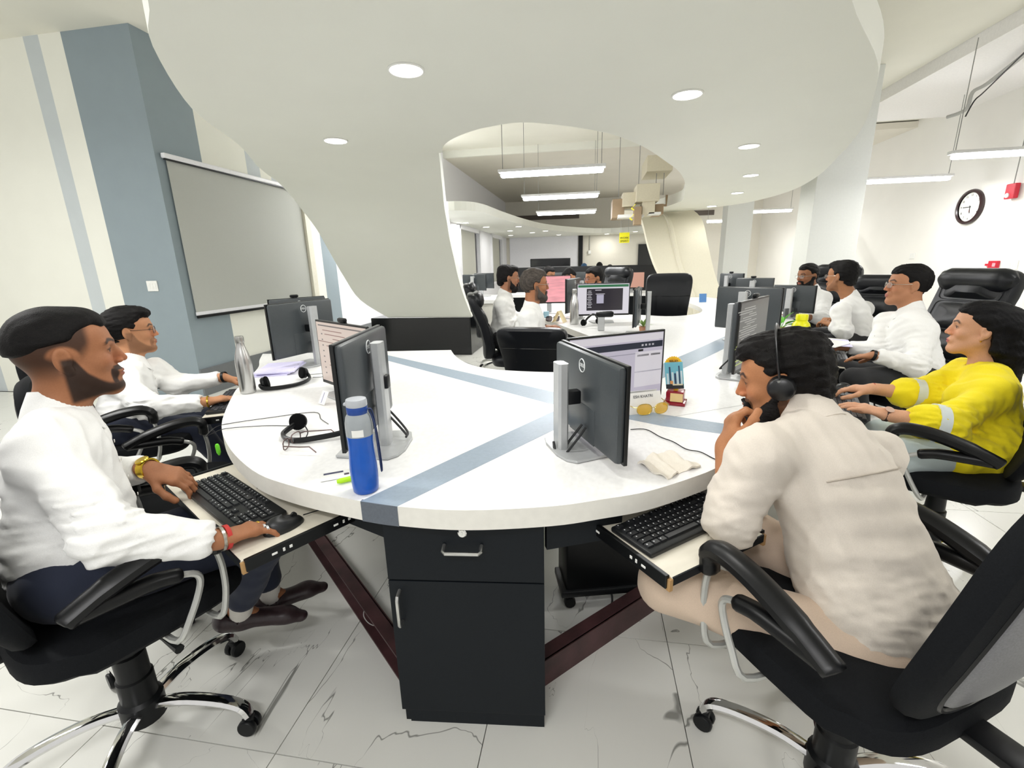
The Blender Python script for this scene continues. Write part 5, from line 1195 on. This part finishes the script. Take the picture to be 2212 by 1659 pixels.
headset('black headset behind the tall steel bottle, in front of the papers', (-1.63, 2.02, z0+.034), ((-1.545, 2.24, z0+.036), (-.5, -.8, .2)), [(-1.64, 2.0, z0+.025), (-1.60, 1.985, z0+.014), (-1.53, 2.03, z0+.012), (-1.48, 2.11, z0+.013), (-1.485, 2.19, z0+.018), (-1.53, 2.245, z0+.03)], (.85, .45, .2))
headset('black headset with dark ear pads beside the webcam on the middle desk', (-.03, 4.36, z0+.04), ((.10, 4.44, z0+.045), (.6, -.7, .2)), [(-.03, 4.37, z0+.03), (0.0, 4.30, z0+.09), (.06, 4.36, z0+.12), (.11, 4.44, z0+.04)], (-.7, -.6, .2))
cable('headset_cable', [(-.995, 1.545, z0+.003), (-1.06, 1.60, z0+.003), (-1.14, 1.68, z0+.003), (-1.28, 1.60, z0+.003), (-1.39, 1.52, z0+.004), (-1.445, 1.49, z0-.004), (-1.44, 1.43, z0-.02), (-1.40, 1.425, z0-.004), (-1.365, 1.45, z0+.006), (-1.25, 1.50, z0+.003), (-1.15, 1.51, z0+.003), (-1.09, 1.47, z0+.02)], .0014, cable_m, 'thin black headset cord looping over the left rim of the desk')
cable('headset_cable', [(.160, 1.592, z0+.004), (.215, 1.60, z0+.003), (.255, 1.53, z0+.003), (.29, 1.49, z0+.003), (.32, 1.43, z0+.003), (.36, 1.41, z0+.003), (.395, 1.355, z0+.003), (.425, 1.34, z0+.02)], .0016, cable_m, 'thin dark cord crossing the desk to the man in the cream shirt')
cable('headset_cable', [(-1.58, 2.33, z0+.004), (-1.50, 2.37, z0+.004), (-1.42, 2.42, z0+.004), (-1.45, 2.30, z0+.004), (-1.52, 2.27, z0+.004)], .0014, cable_m, 'small looped cord end by the papers on the left')
# eyeglasses lying on the desk
gt = lambda x, y, z: V3(-1.005, 1.325, TZ+.019)+V3(.10, -.99, 0)*x*-1+V3(.99, .10, 0)*(.105-y)*1.0+V3(0, 0, 1)*z
g = glasses(gt, None, None, 1.5, mat('glasses_rose', '6e5c5a', 0.3, 0.7), None, name='eyeglasses'); tag(g, 'thin-framed eyeglasses standing open on the desk near the left headset', 'glasses')
# ID card, highlighter pens, small cards
t = thing('id_card', 'white identity card with navy bar lying behind the blue bottle', 'card', (-.722, 1.128, TZ+.001), .55)
MB().box((0, 0, .0015), (.088, .056, .002), bev=.0008).build('card', white_p, t, False); MB().box((-.008, .016, .0028), (.055, .011, .0004)).build('navy_bar', mat('navy_print', '20264e', 0.5), t, False); MB().box((.028, -.006, .0028), (.014, .012, .0004)).build('photo_print', mat('photo_dark', '3a2c40', 0.5), t, False)
def pen(label, a, b, m):
    a = np.array(a); b = np.array(b); t = tag(MB().tube([a, a+(b-a)*.15, a+(b-a)*.75, b], [.005, .0075, .0075, .003], 10).build('highlighter_pen', m), label, 'pen'); return t
lime = mat('lime_plastic', 'b4e810', 0.4); pen('lime green highlighter peeking from behind the blue bottle', (-.69, 1.075, TZ+.009), (-.64, 1.115, TZ+.009), lime); pen('green pen hanging over the left rim of the desk', (-1.342, 1.37, .735), (-1.345, 1.375, .69), mat('green_plastic', '6ad22a', 0.4))
t = thing('card_stand', 'small white card leaning behind the left monitors', 'card', (-1.165, 1.80, TZ+.001), -.5); MB().box((0, 0, .03), (.05, .002, .062), M=Matrix.Rotation(-.5, 3, 'X')).build('card', white_p, t, False); MB().box((-.004, -.0016, .03), (.004, .0006, .05), M=Matrix.Rotation(-.5, 3, 'X')).build('printed_line', mat('print_violet', '8a8ab0', 0.6), t, False)
# paper stack on the left
paper = mat('lilac_paper', 'd4d0ee', 0.8)
for i, (x, y, r, l) in enumerate([(-1.86, 2.42, .35, 'lowest pale lilac sheets of the pile under the left monitor'), (-1.84, 2.44, .28, 'middle pale lilac sheets of the pile under the left monitor'), (-1.83, 2.43, .40, 'topmost pale lilac sheets with punched holes, under the left monitor')]):
    t = thing('paper_stack', l, 'paper', (x, y, TZ+.0004+.008*i), r, 'lilac papers on the left'); MB().box((0, 0, .004), (.21, .30, .0076)).build('sheets', paper, t, False)
    if i == 2:
        for dy in (-.05, .05): MB().lathe([(.0001, .0081), (.004, .0081)], 10, None, (.09, dy, 0)).build('punched_hole', mat('hole_dark', '4a4660', 0.8), t)
# trophy
t = thing('trophy', 'trophy with maroon base, skyline picture and yellow sun, right of the lilac screen', 'trophy', (.375, 1.945, TZ+.0003), -.30)
mar = mat('maroon_gloss', '8a1428', 0.18); gold_f = mat('gold_acrylic', 'e8b820', 0.3)
MB().box((0, 0, .006), (.088, .088, .012), bev=.003).box((0, 0, .034), (.070, .070, .046), bev=.004).build('base', mar, t)
MB().box((.008, -.0356, .034), (.050, .001, .036)).build('plaque', mat('plaque_tan', 'e4c88c', 0.4), t, False)
MB().box((0, 0, .068), (.018, .012, .026), bev=.002).build('stem', gold_f, t, False)
TR = Matrix.Rotation(-.12, 4, 'Y') @ Matrix.Rotation(.05, 4, 'X'); MT = Matrix.Translation((.006, -.006, .0))
def tro(mb, name, m): o = mb.build(name, m, t, False); o.matrix_local = MT @ TR; return o
tro(MB().box((0, -.002, .125), (.072, .006, .115), bev=.001), 'picture_panel', mat('sky_teal', '6eb4c4', 0.3))
q = MB(); sc = MB()
for i, (x, h, w_) in enumerate([(-.026, .05, .008), (-.016, .078, .006), (-.006, .055, .008), (.004, .05, .007), (.013, .058, .008), (.021, .082, .005), (.029, .06, .007)]): (q if i % 2 else sc).box((x, -.0056, .085+h/2), (w_, .001, h))
tro(q, 'tower_print', mat('tower_navy', '2c3e5c', 0.4)); tro(sc, 'tower_print', mat('tower_pale', 'c8d8dc', 0.4)); tro(MB().box((0, -.0058, .078), (.07, .001, .020)), 'ground_print', mat('ground_dark', '20262c', 0.4)); tro(MB().box((.012, -.0062, .086), (.040, .001, .006)), 'foliage_print', mat('foliage_print_pale', 'd8d0b0', 0.4)); tro(MB().box((-.012, -.006, .096), (.012, .001, .014)), 'hut_print', mat('hut_orange', 'd89858', 0.4))
sn = MB(); pts = []
for i in range(48):
    a = 2*PI*i/48; r = .036 if i % 2 else .0325; pts.append((r*math.cos(a), r*math.sin(a)))
sn.prism(pts, 0, .006); o = tro(MB(), 'sun_disc', gold_f) if False else sn.build('sun_disc', gold_f, t, False); o.matrix_local = MT @ TR @ Matrix.Translation((0, .004, .172)) @ Matrix.Rotation(PI/2, 4, 'X')
o = MB().lathe([(.0001, .0068), (.026, .0068), (.026, .0062)], 30).build('sun_face', mat('sun_amber', 'e0a010', 0.4), t); o.matrix_local = MT @ TR @ Matrix.Translation((0, .004, .172)) @ Matrix.Rotation(PI/2, 4, 'X')
text_obj('RELAY', .012, mat('print_black', '1a1a1a', 0.5), t, MT @ TR @ Matrix.Translation((.002, -.004, .187-.0)) @ Matrix.Rotation(PI/2, 4, 'X'), 'lettering')
# name tent card and amber sunglasses
t = thing('name_card', 'folded white name card standing behind the amber sunglasses', 'card', (.215, 1.80, TZ+.0003), .42)
MB().box((0, .0, .040), (.19, .0015, .086), M=Matrix.Rotation(-.35, 3, 'X')).build('front_leaf', white_p, t, False); MB().box((0, .052, .040), (.19, .0015, .086), M=Matrix.Rotation(.35, 3, 'X')).build('back_leaf', white_p, t, False)
RX = Matrix.Rotation(-.35, 4, 'X')
text_obj('ESH KHATRI', .016, mat('print_grey', '55555a', 0.6), t, Matrix.Translation((0, 0, .040)) @ RX @ Matrix.Translation((.015, -.0016, .026)) @ Matrix.Rotation(PI/2, 4, 'X'), 'lettering')
RXb = Matrix.Translation((0, 0, 0)); MB().box((-.075, -.018, .015), (.03, .001, .012), M=Matrix.Rotation(-.35, 3, 'X')).build('brown_emblem', mat('emblem_brown', '8a5030', 0.5), t, False)
amber = mat('amber_lens', 'e8b400', 0.1, alpha=0.85)
gt2 = lambda x, y, z: V3(.262, 1.775, TZ+.023)+V3(.92, .36, 0)*x*1.12+V3(-.36, .92, 0)*(.105-y)+V3(0, 0, 1)*z*1.15
g = glasses(gt2, None, None, 1.2, mat('gold_frame', 'd8c070', 0.25, 0.8), None, name='sunglasses', lm=amber, rz=.0195, rx=.027, p=2.4); tag(g, 'amber yellow sunglasses standing on the desk before the white name card', 'glasses')
# cloth
n = 26; v = []; f = []
P00, P10, P11, P01 = [np.array(p) for p in ((.150, 1.300), (.222, 1.205), (.330, 1.300), (.245, 1.400))]
for i in range(n+1):
    for j in range(n+1):
        a, b = i/n, j/n; p = (P00*(1-a)+P10*a)*(1-b)+(P01*(1-a)+P11*a)*b; w_ = p+.006*np.array((math.sin(7*b+1), math.sin(9*a)))
        h = .007+.0045*math.sin(13*b+4*a)+.003*math.sin(9*a-7*b)+.002*math.sin(31*b+9*a); v.append((w_[0], w_[1], TZ+max(.002, h)))
for i in range(n):
    for j in range(n): k = i*(n+1)+j; f.append((k, k+1, k+n+2, k+n+1))
m0 = len(v); v += [(x, y, max(TZ+.0006, z-.006)) for x, y, z in v]; f += [tuple(reversed([q+m0 for q in fc])) for fc in f[:n*n]]
edge = [i*(n+1) for i in range(n+1)] + [n*(n+1)+j for j in range(1, n+1)] + [i*(n+1)+n for i in range(n-1, -1, -1)] + [j for j in range(n-1, 0, -1)]
for q in range(len(edge)): a, b = edge[q], edge[(q+1) % len(edge)]; f.append((a, b, b+m0, a+m0))
tag(MB().add(v, f).build('folded_cloth', mat('cream_cloth', 'e8e2d4', 0.9, noise=0.04, nscale=300, bump=0.1, bscale=600)), 'crumpled cream cloth lying on the right front of the desk', 'cloth')
# webcam stand at monitor foot, by the silver base
def desk_webcam(x, y, label):
    t = thing('webcam', label, 'webcam', (x, y, TZ+.0003), .4); MB().lathe([(.030, 0), (.030, .008), (.024, .014), (.008, .018), (.007, .04)], 18).build('foot', dark_g, t); MB().lathe([(.0001, -.02), (.020, -.018), (.022, 0), (.020, .012), (.0001, .014)], 18, Matrix.Rotation(PI/2, 3, 'X'), (0, 0, .055)).build('camera_head', dark_g, t)
desk_webcam(.80, 2.47, 'small black webcam at the foot of the dim green monitor'); desk_webcam(1.62, 5.55, 'small black webcam standing by the far right monitors')
t = thing('webcam', 'black webcam on a grey post on the middle desk', 'webcam', (.12, 4.12, TZ+.0003)); MB().box((0, 0, .06), (.06, .035, .12), bev=.006).build('post', silver, t, False); MB().box((.03, 0, .145), (.16, .05, .055), bev=.024).build('camera_head', dark_g, t)
# yellow bottle, plant, papers on the right
yel = mat('lemon_plastic', 'f0ee08', 0.35)
t = thing('yellow_bottle', 'bright yellow squat bottle on the right rim of the desk', 'bottle', (1.60, 3.76, TZ+.0003)); MB().lathe([(.050, 0), (.062, .012), (.066, .045), (.066, .075), (.058, .105), (.040, .125), (.038, .128)], 10).build('body', yel, t); MB().lathe([(.040, .128), (.042, .13), (.042, .168), (.039, .172), (.0001, .172)], 20).build('cap', yel, t)
leaf_m = mat('leaf_green', '5cb418', 0.45, noise=0.15, nscale=30)
def leaf(mb, base, d, L, w_, up=(0, 0, 1)):
    d = unit(d); s_ = unit(np.cross(d, up)); nrm = np.cross(s_, d); v = []; k = 7
    for i in range(k+1):
        u = i/k; ww = w_*math.sin(PI*u**.8)*.5; c = np.array(base)+d*L*u+nrm*(-.25*L*u*u); v += [c-s_*ww+nrm*ww*.3, c, c+s_*ww+nrm*ww*.3]
    mb.add(v, [(3*i+j, 3*i+j+1, 3*i+j+4, 3*i+j+3) for i in range(k) for j in (0, 1)]); return mb
t = thing('potted_plant', 'small green-leaved plant in a pink pot beside the yellow bottle', 'plant', (1.50, 3.86, TZ+.0003))
MB().lathe([(.028, 0), (.036, .055), (.038, .06), (.033, .06), (.030, .05), (.0001, .05)], 18).build('pot', mat('pink_pot', 'ea8a92', 0.5), t)
for (d, L, w_, h) in [((.5, -.45, .5), .11, .08, .06), ((.75, -.5, .15), .12, .085, .075), ((-.6, -.4, .4), .09, .05, .06), ((.1, .5, .6), .09, .06, .06), ((.35, -.3, .9), .10, .05, .08)]:
    st_ = MB().tube([(0, 0, .05), np.array((0, 0, h))+unit(d)*.04], .0025, 5).build('stem', leaf_m, t); leaf(MB(), np.array((0, 0, h))+unit(d)*.035, d, L, w_).build('leaf', leaf_m, st_)
for i, (x, y, r) in enumerate([(1.70, 3.62, .9), (1.71, 3.52, 1.2), (1.66, 3.47, .75)]): tag(MB().box((0, 0, .002), (.30, .21, .004), r).build('paper_sheet', paper if i == 1 else white_p, None, False, (x-.02, y-.05, TZ+.0004+.005*i)), ['lowest loose sheet beside the yellow bottle', 'middle loose sheet beside the yellow bottle', 'topmost loose white sheet beside the yellow bottle'][i], 'paper')
t = thing('succulent', 'spiky green succulent in a small tan pot on the middle desk', 'plant', (.47, 4.00, TZ+.0003)); MB().lathe([(.03, 0), (.036, .05), (.032, .052), (.0001, .048)], 14).build('pot', mat('tan_pot', 'c89070', 0.6), t)
for i in range(12):
    a = 2*PI*i/12; leaf(MB(), (0, 0, .048), (math.cos(a), math.sin(a), .5+.9*(i % 3)), .085, .022).build('leaf', mat('succulent_green', '98b868', 0.5), t)
# bits on the middle desk
t = thing('tent_calendar', 'small cream tent calendar beside the steel bottle on the middle desk', 'calendar', (-.285, 4.70, TZ+.0003), -.3)
for s in (-1, 1): MB().box((s*.032, 0, .062), (.003, .11, .13), M=Matrix.Rotation(-s*.48, 3, 'Y')).build('leaf_board', mat('cream_card', 'ead9b0', 0.7), t, False)
gt3 = lambda x, y, z: V3(-.36, 4.80, TZ+.026)+V3(.90, .30, 0)*x*1.3+V3(-.3, .9, 0)*(.105-y)+V3(0, 0, 1)*z*1.4
g = glasses(gt3, None, None, 1.6, rim_dark, None, name='sunglasses', lm=mat('brown_lens', '3a1a1c', 0.1, alpha=0.9), rz=.02, rx=.026); tag(g, 'dark brown sunglasses on the middle desk by the tent calendar', 'glasses')
t = thing('small_box', 'small pale blue box on the middle desk behind the bearded man', 'box', (-.46, 5.15, TZ+.0003), .2); MB().box((0, 0, .035), (.06, .04, .07), bev=.003).build('carton', mat('pale_blue_card', 'a8d0e0', 0.6), t, False)
t = thing('blue_mug', 'blue mug at the far side of the middle desk', 'mug', (-.70, 6.0, TZ+.0003)); MB().lathe([(.04, 0), (.045, .01), (.045, .11), (.041, .11), (.038, .02), (.0001, .015)], 18).build('cup', mat('mug_blue', '1c48b8', 0.35), t); MB().tube(bezier([(.045, 0, .09), (.075, 0, .075), (.075, 0, .04), (.045, 0, .025)], 4), .006, 6).build('handle', MATS['mug_blue'], t)
t = thing('photo_card', 'small blue picture card at the far end of the right desk', 'card', (1.62, 6.95, TZ+.0003), .1); MB().box((0, 0, .06), (.10, .004, .12), M=Matrix.Rotation(-.15, 3, 'X')).build('card', mat('picture_blue', '5a8cc8', 0.5), t, False)
t = thing('pen_cup', 'little red cup among the far right monitors', 'cup', (1.74, 6.55, TZ+.0003)); MB().lathe([(.03, 0), (.035, .10), (.031, .10), (.0001, .01)], 14).build('cup', mat('cup_red', 'b02838', 0.5), t)
t = thing('phone_box', 'grey desk panel before the bearded man', 'box', (2.02, 5.0, TZ+.0003), .7); MB().box((0, 0, .05), (.26, .02, .10), bev=.003).build('panel', dark_grey, t, False)
# pale oval badge on the leather chair
t = tag(MB().lathe([(.0001, 0), (.085, 0), (.09, .006), (.085, .012), (.0001, .013)], 24, Matrix.Rotation(PI/2, 3, 'X') @ Matrix.Diagonal((.8, 1.5, 1))).build('oval_badge', mat('badge_cream', 'e8e0c0', 0.6), None, True, (.075, 5.98, 1.10)), 'pale cream oval badge with a black letter on the leather chair', 'badge')
text_obj('A', .13, mat('print_black', '1a1a1a', 0.5), t, Matrix.Translation((0, -.016, .0)) @ Matrix.Rotation(PI/2, 4, 'X'), 'lettering')

# ================================================================ far desks and partitions
t = thing('far_desk', 'white far desk row with a dark partition, beyond the middle desk', 'desk', (0, 9.6, 0))
MB().box((-.2, 0, .73), (3.2, .9, .05)).build('desktop', lam, t, False); MB().box((-.2, 1.6, .64), (3.6, .08, 1.26), bev=.01).build('partition', mat('partition_black', '141517', 0.6), t, False); MB().box((-.2, .3, .35), (3.0, .03, .7)).build('modesty_panel', black_lam, t, False)
t = thing('left_far_desk', 'white desk end in the gap beside the falling panel', 'desk', (-2.2, 8.56, 0)); MB().box((0, 0, .73), (1.3, 1.4, .06)).build('desktop', lam, t, False); MB().box((0, 0, .35), (1.1, 1.2, .68)).build('body', lam_edge, t, False)
monitor('grey monitor back with a silver stand, framed by the falling panel edge', -2.05, 8.3, math.radians(170), 1.19, w=0.46, cables=False)
monitor('grey-blue monitor back under the far window', -2.0, 8.9, math.radians(160), 1.20, w=0.44, cables=False)
monitor('monitor with a pale orange screen beyond the badge chair', 0.85, 9.35, math.radians(4), 1.15, w=0.46, hh=.31, screen=screen_mat('screen_peach', 'f0b49c', .8), cables=False, base_z=.755)
monitor('dark monitor back on the far desk behind the pink screen', -.75, 9.5, math.radians(180), 1.17, w=.5, cables=False, base_z=.755); monitor('dark monitor back on the far desk above the bent head', .0, 9.6, math.radians(175), 1.17, w=.5, cables=False, base_z=.755)
t = thing('television', 'wide flat black television standing on the far partition', 'television', (-.9, 11.22, 1.27), 0); MB().box((0, 0, .10), (.95, .05, .19), bev=.006).build('body', black_p, t, False); MB().box((0, -.027, .10), (.90, .003, .15)).build('screen', mat('tv_screen', '0a0c0e', .1), t, False)

# ================================================================ walls and ceiling fittings
t = thing('roller_blind', 'grey roller blind drawn down over the window on the left wall', 'blind', (XL+.02, 5.50, 0), PI/2)
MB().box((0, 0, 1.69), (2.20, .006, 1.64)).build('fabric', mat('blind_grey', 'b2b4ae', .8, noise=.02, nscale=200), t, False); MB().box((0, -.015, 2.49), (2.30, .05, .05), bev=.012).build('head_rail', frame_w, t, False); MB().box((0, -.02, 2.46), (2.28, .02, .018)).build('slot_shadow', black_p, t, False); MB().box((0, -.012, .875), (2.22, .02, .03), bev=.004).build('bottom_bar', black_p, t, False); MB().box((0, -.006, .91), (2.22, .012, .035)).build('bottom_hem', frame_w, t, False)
struct('trim_3', MB().box((XL+.03, 6.68, 1.6), (.06, .12, 1.9)), mat('cream_frame', 'dcd8c8', .6))
struct('window_1', MB().box((XL+.005, 5.5, 1.65), (.006, 2.1, 1.55)), mat('night_glass', '0d1216', .08))
def plate(label, loc, rz, m=white_p, w=.12, h=.085, rock=3, name='wall_switch', cat='switch'):
    t = thing(name, label, cat, loc, rz); MB().box((0, -.006, 0), (w, .012, h), bev=.004).build('plate', m, t, False)
    for i in range(rock): MB().box((-w*.27+w*.27*i, -.013, 0), (w*.2, .004, h*.55), bev=.001).build('rocker', m, t, False)
    return t
plate('white three-gang switch plate on the blue-grey wall at left', (-4.60, 4.3, 1.22), 0, w=.13, h=.11); plate('white switch plate on the right wall beside the red call point', (XR, 7.28, 1.18), -PI/2, w=.16, h=.12); plate('faint white plate low on the right wall, behind the rimless glasses man', (XR, 9.3, 1.32), -PI/2, w=.12, h=.10, rock=1)
red = mat('alarm_red', 'c01830', .4); t = thing('call_point', 'red fire call point on the right wall', 'alarm', (XR, 7.56, 1.18), -PI/2); MB().box((0, -.02, 0), (.15, .04, .11), bev=.006).build('body', red, t, False); MB().box((.03, -.042, 0), (.05, .003, .05)).build('glass_pane', mat('pane_pink', 'e8a0a8', .2), t, False); MB().box((-.11, -.01, 0), (.08, .02, .03)).build('conduit', red, t, False)
t = thing('fire_alarm', 'red alarm sounder hanging by a rod near the right edge', 'alarm', (XR-.05, 7.5, 2.13), -PI/2); MB().box((0, 0, 0), (.15, .06, .19), bev=.01).build('body', red, t, False); MB().lathe([(.03, 0), (.03, .012), (.0001, .016)], 16, Matrix.Rotation(PI/2, 3, 'X'), (-.02, -.03, -.05)).build('lamp', white_p, t); MB().tube([(0, 0, .09), (0, 0, 1.30)], .006, 6).build('rod', wire_m, t)
# wall clock
t = thing('wall_clock', 'round wall clock with dark brown rim on the right wall', 'clock', (XR, 8.22, 2.01), -PI/2)
RXc = Matrix.Rotation(PI/2, 3, 'X'); MB().lathe([(.200, .0), (.245, .0), (.250, .02), (.240, .045), (.215, .05), (.202, .035)], 48, RXc, caps=False).build('rim', mat('clock_rim', '2e1a1c', .3), t); MB().lathe([(.0001, .015), (.204, .015)], 48, RXc, caps=False).build('dial', mat('clock_dial', 'e8e8e0', .5), t)
ink = mat('print_black', '1a1a1a', .5)
for h_ in range(1, 13):
    a = PI/2-2*PI*h_/12; text_obj(str(h_), .045, ink, t, Matrix.Translation((.165*math.cos(a), -.0165, .165*math.sin(a))) @ Matrix.Rotation(PI/2, 4, 'X'), 'numeral')
def hand_(ang, L, w_, m, nm): d = np.array((math.sin(ang), 0, math.cos(ang))); MB().tube([np.array((0, -.018, 0))-d*.02, np.array((0, -.018, 0))+d*L], w_, 6, flat=.4, up=(0, 1, 0)).build(nm, m, t)
hand_(math.radians(-90), .13, .006, ink, 'minute_hand'); hand_(math.radians(172), .09, .008, ink, 'hour_hand'); hand_(math.radians(180), .07, .005, mat('red_ink', 'c03020', .5), 'second_hand')
# ac grilles
def grille(label, x0, x1, y, z, h):
    t = thing('air_grille', label, 'grille', ((x0+x1)/2, y, z)); w_ = x1-x0
    MB().box((0, .01, 0), (w_, .02, h)).build('backing', mat('grille_dark', '4a443e', .8), t, False)
    sl = MB()
    for i in range(5):
        MB().box((0, -.005, -h*.4+h*.2*i), (w_, .012, h*.10)).build('slat', grille_m, t, False)
grille('long brown air grille on the far wall under the ceiling', -3.0, -.35, YF-.03, 2.93, .16)
grille('brown air grille on the far wall right of the ducts', 1.9, 4.1, YF-.03, 2.86, .16)
# suspended ducts
duct_m = mat('duct_cream', 'd2cab2', .6, noise=.03); duct_b = mat('duct_brown', '9a8468', .6)
t = thing('air_duct', 'cluster of cream metal duct boxes hanging under the far ceiling', 'duct', (0.9, 8.3, 0))
for c_, d_, m_, n_ in [((.02, 0, 2.41), (.36, .5, .26), duct_m, 'box'), ((-.26, .15, 2.34), (.20, .4, .22), duct_m, 'box'), ((-.42, .3, 2.22), (.20, .5, .30), duct_b, 'box'), ((.05, .1, 2.19), (.20, .5, .20), duct_m, 'box'), ((.22, .2, 2.17), (.16, .5, .16), duct_b, 'box'), ((-.12, -.1, 2.07), (.12, .2, .28), duct_b, 'drop'), ((-.22, .05, 2.08), (.42, .3, .05), white_p, 'tray'), ((.15, -.05, 2.10), (.2, .2, .04), white_p, 'tray'), ((.20, .3, 2.86), (.40, .8, .24), duct_m, 'box')]: MB().box(c_, d_, bev=.006).build(n_, m_, t, False)
for x_ in (-.42, -.1, .18, .30): MB().tube([(x_, .1, 2.4), (x_, .1, 3.6)], .006, 6).build('rod', wire_m, t)
MB().tube([(.1, .1, 2.24), (.36, .1, 2.24), (.36, .1, 2.40)], .02, 8).build('pipe', duct_b, t)
rib_m = mat('yellow_ribbon', 'f2e23a', .6)
for i, (x, z, l) in enumerate([(.72, 2.17, 'yellow ribbon tied to the ducts, upper one'), (.70, 2.02, 'yellow ribbon hanging under the ducts, lower one')]): tag(MB().tube(bezier([(x, 7.95, z+.06), (x-.03, 7.94, z+.02), (x-.06, 7.93, z), (x-.02, 7.93, z-.03)], 4), .012, 6, flat=.3).build('ribbon', rib_m), l, 'ribbon')
t = thing('hanging_sign', 'yellow hanging sign with black lettering in front of the far leg', 'sign', (.675, 9.45, 1.795)); MB().box((0, 0, 0), (.19, .01, .19), bev=.002).build('board', mat('sign_yellow', 'f4ec20', .6), t, False)
text_obj('WORK', .055, ink, t, Matrix.Translation((0, -.008, -.005)) @ Matrix.Rotation(PI/2, 4, 'X'), 'lettering'); text_obj('SMART', .05, ink, t, Matrix.Translation((0, -.008, -.062)) @ Matrix.Rotation(PI/2, 4, 'X'), 'lettering')
for s in (-1, 1): MB().tube([(s*.07, 0, .095), (s*.07, 0, .42)], .003, 5).build('string', wire_m, t)
# conduits and loose wires
tag(MB().tube(bezier([(4.5, 6.2, 3.40), (4.8, 7.2, 3.36), (4.8, 7.43, 3.33), (4.8, 7.49, 3.15), (4.72, 7.68, 3.12)], 5), .022, 8).build('conduit', mat('conduit_grey', 'a4a49e', .5)), 'grey bent conduit under the right ceiling', 'conduit')
cable('loose_wire', [(4.5, 6.3, 3.40), (4.85, 7.3, 3.30), (4.86, 7.46, 3.24), (4.85, 7.55, 3.08)], .008, cable_m, 'black wire following the bent conduit'); cable('loose_wire', [(3.55, 8.0, 2.98), (4.0, 8.3, 3.12), (4.3, 8.6, 3.20)], .008, wire_m, 'thin wire slanting behind the near pillar')
t = thing('wall_box', 'small white conduit box on the far beige wall', 'box', (.03, YF-.03, 1.70)); MB().box((0, 0, 0), (.10, .05, .12), bev=.01).build('box', white_p, t, False); MB().tube([(0, 0, .06), (0, 0, .56)], .012, 6).build('conduit', MATS['conduit_grey'], t)
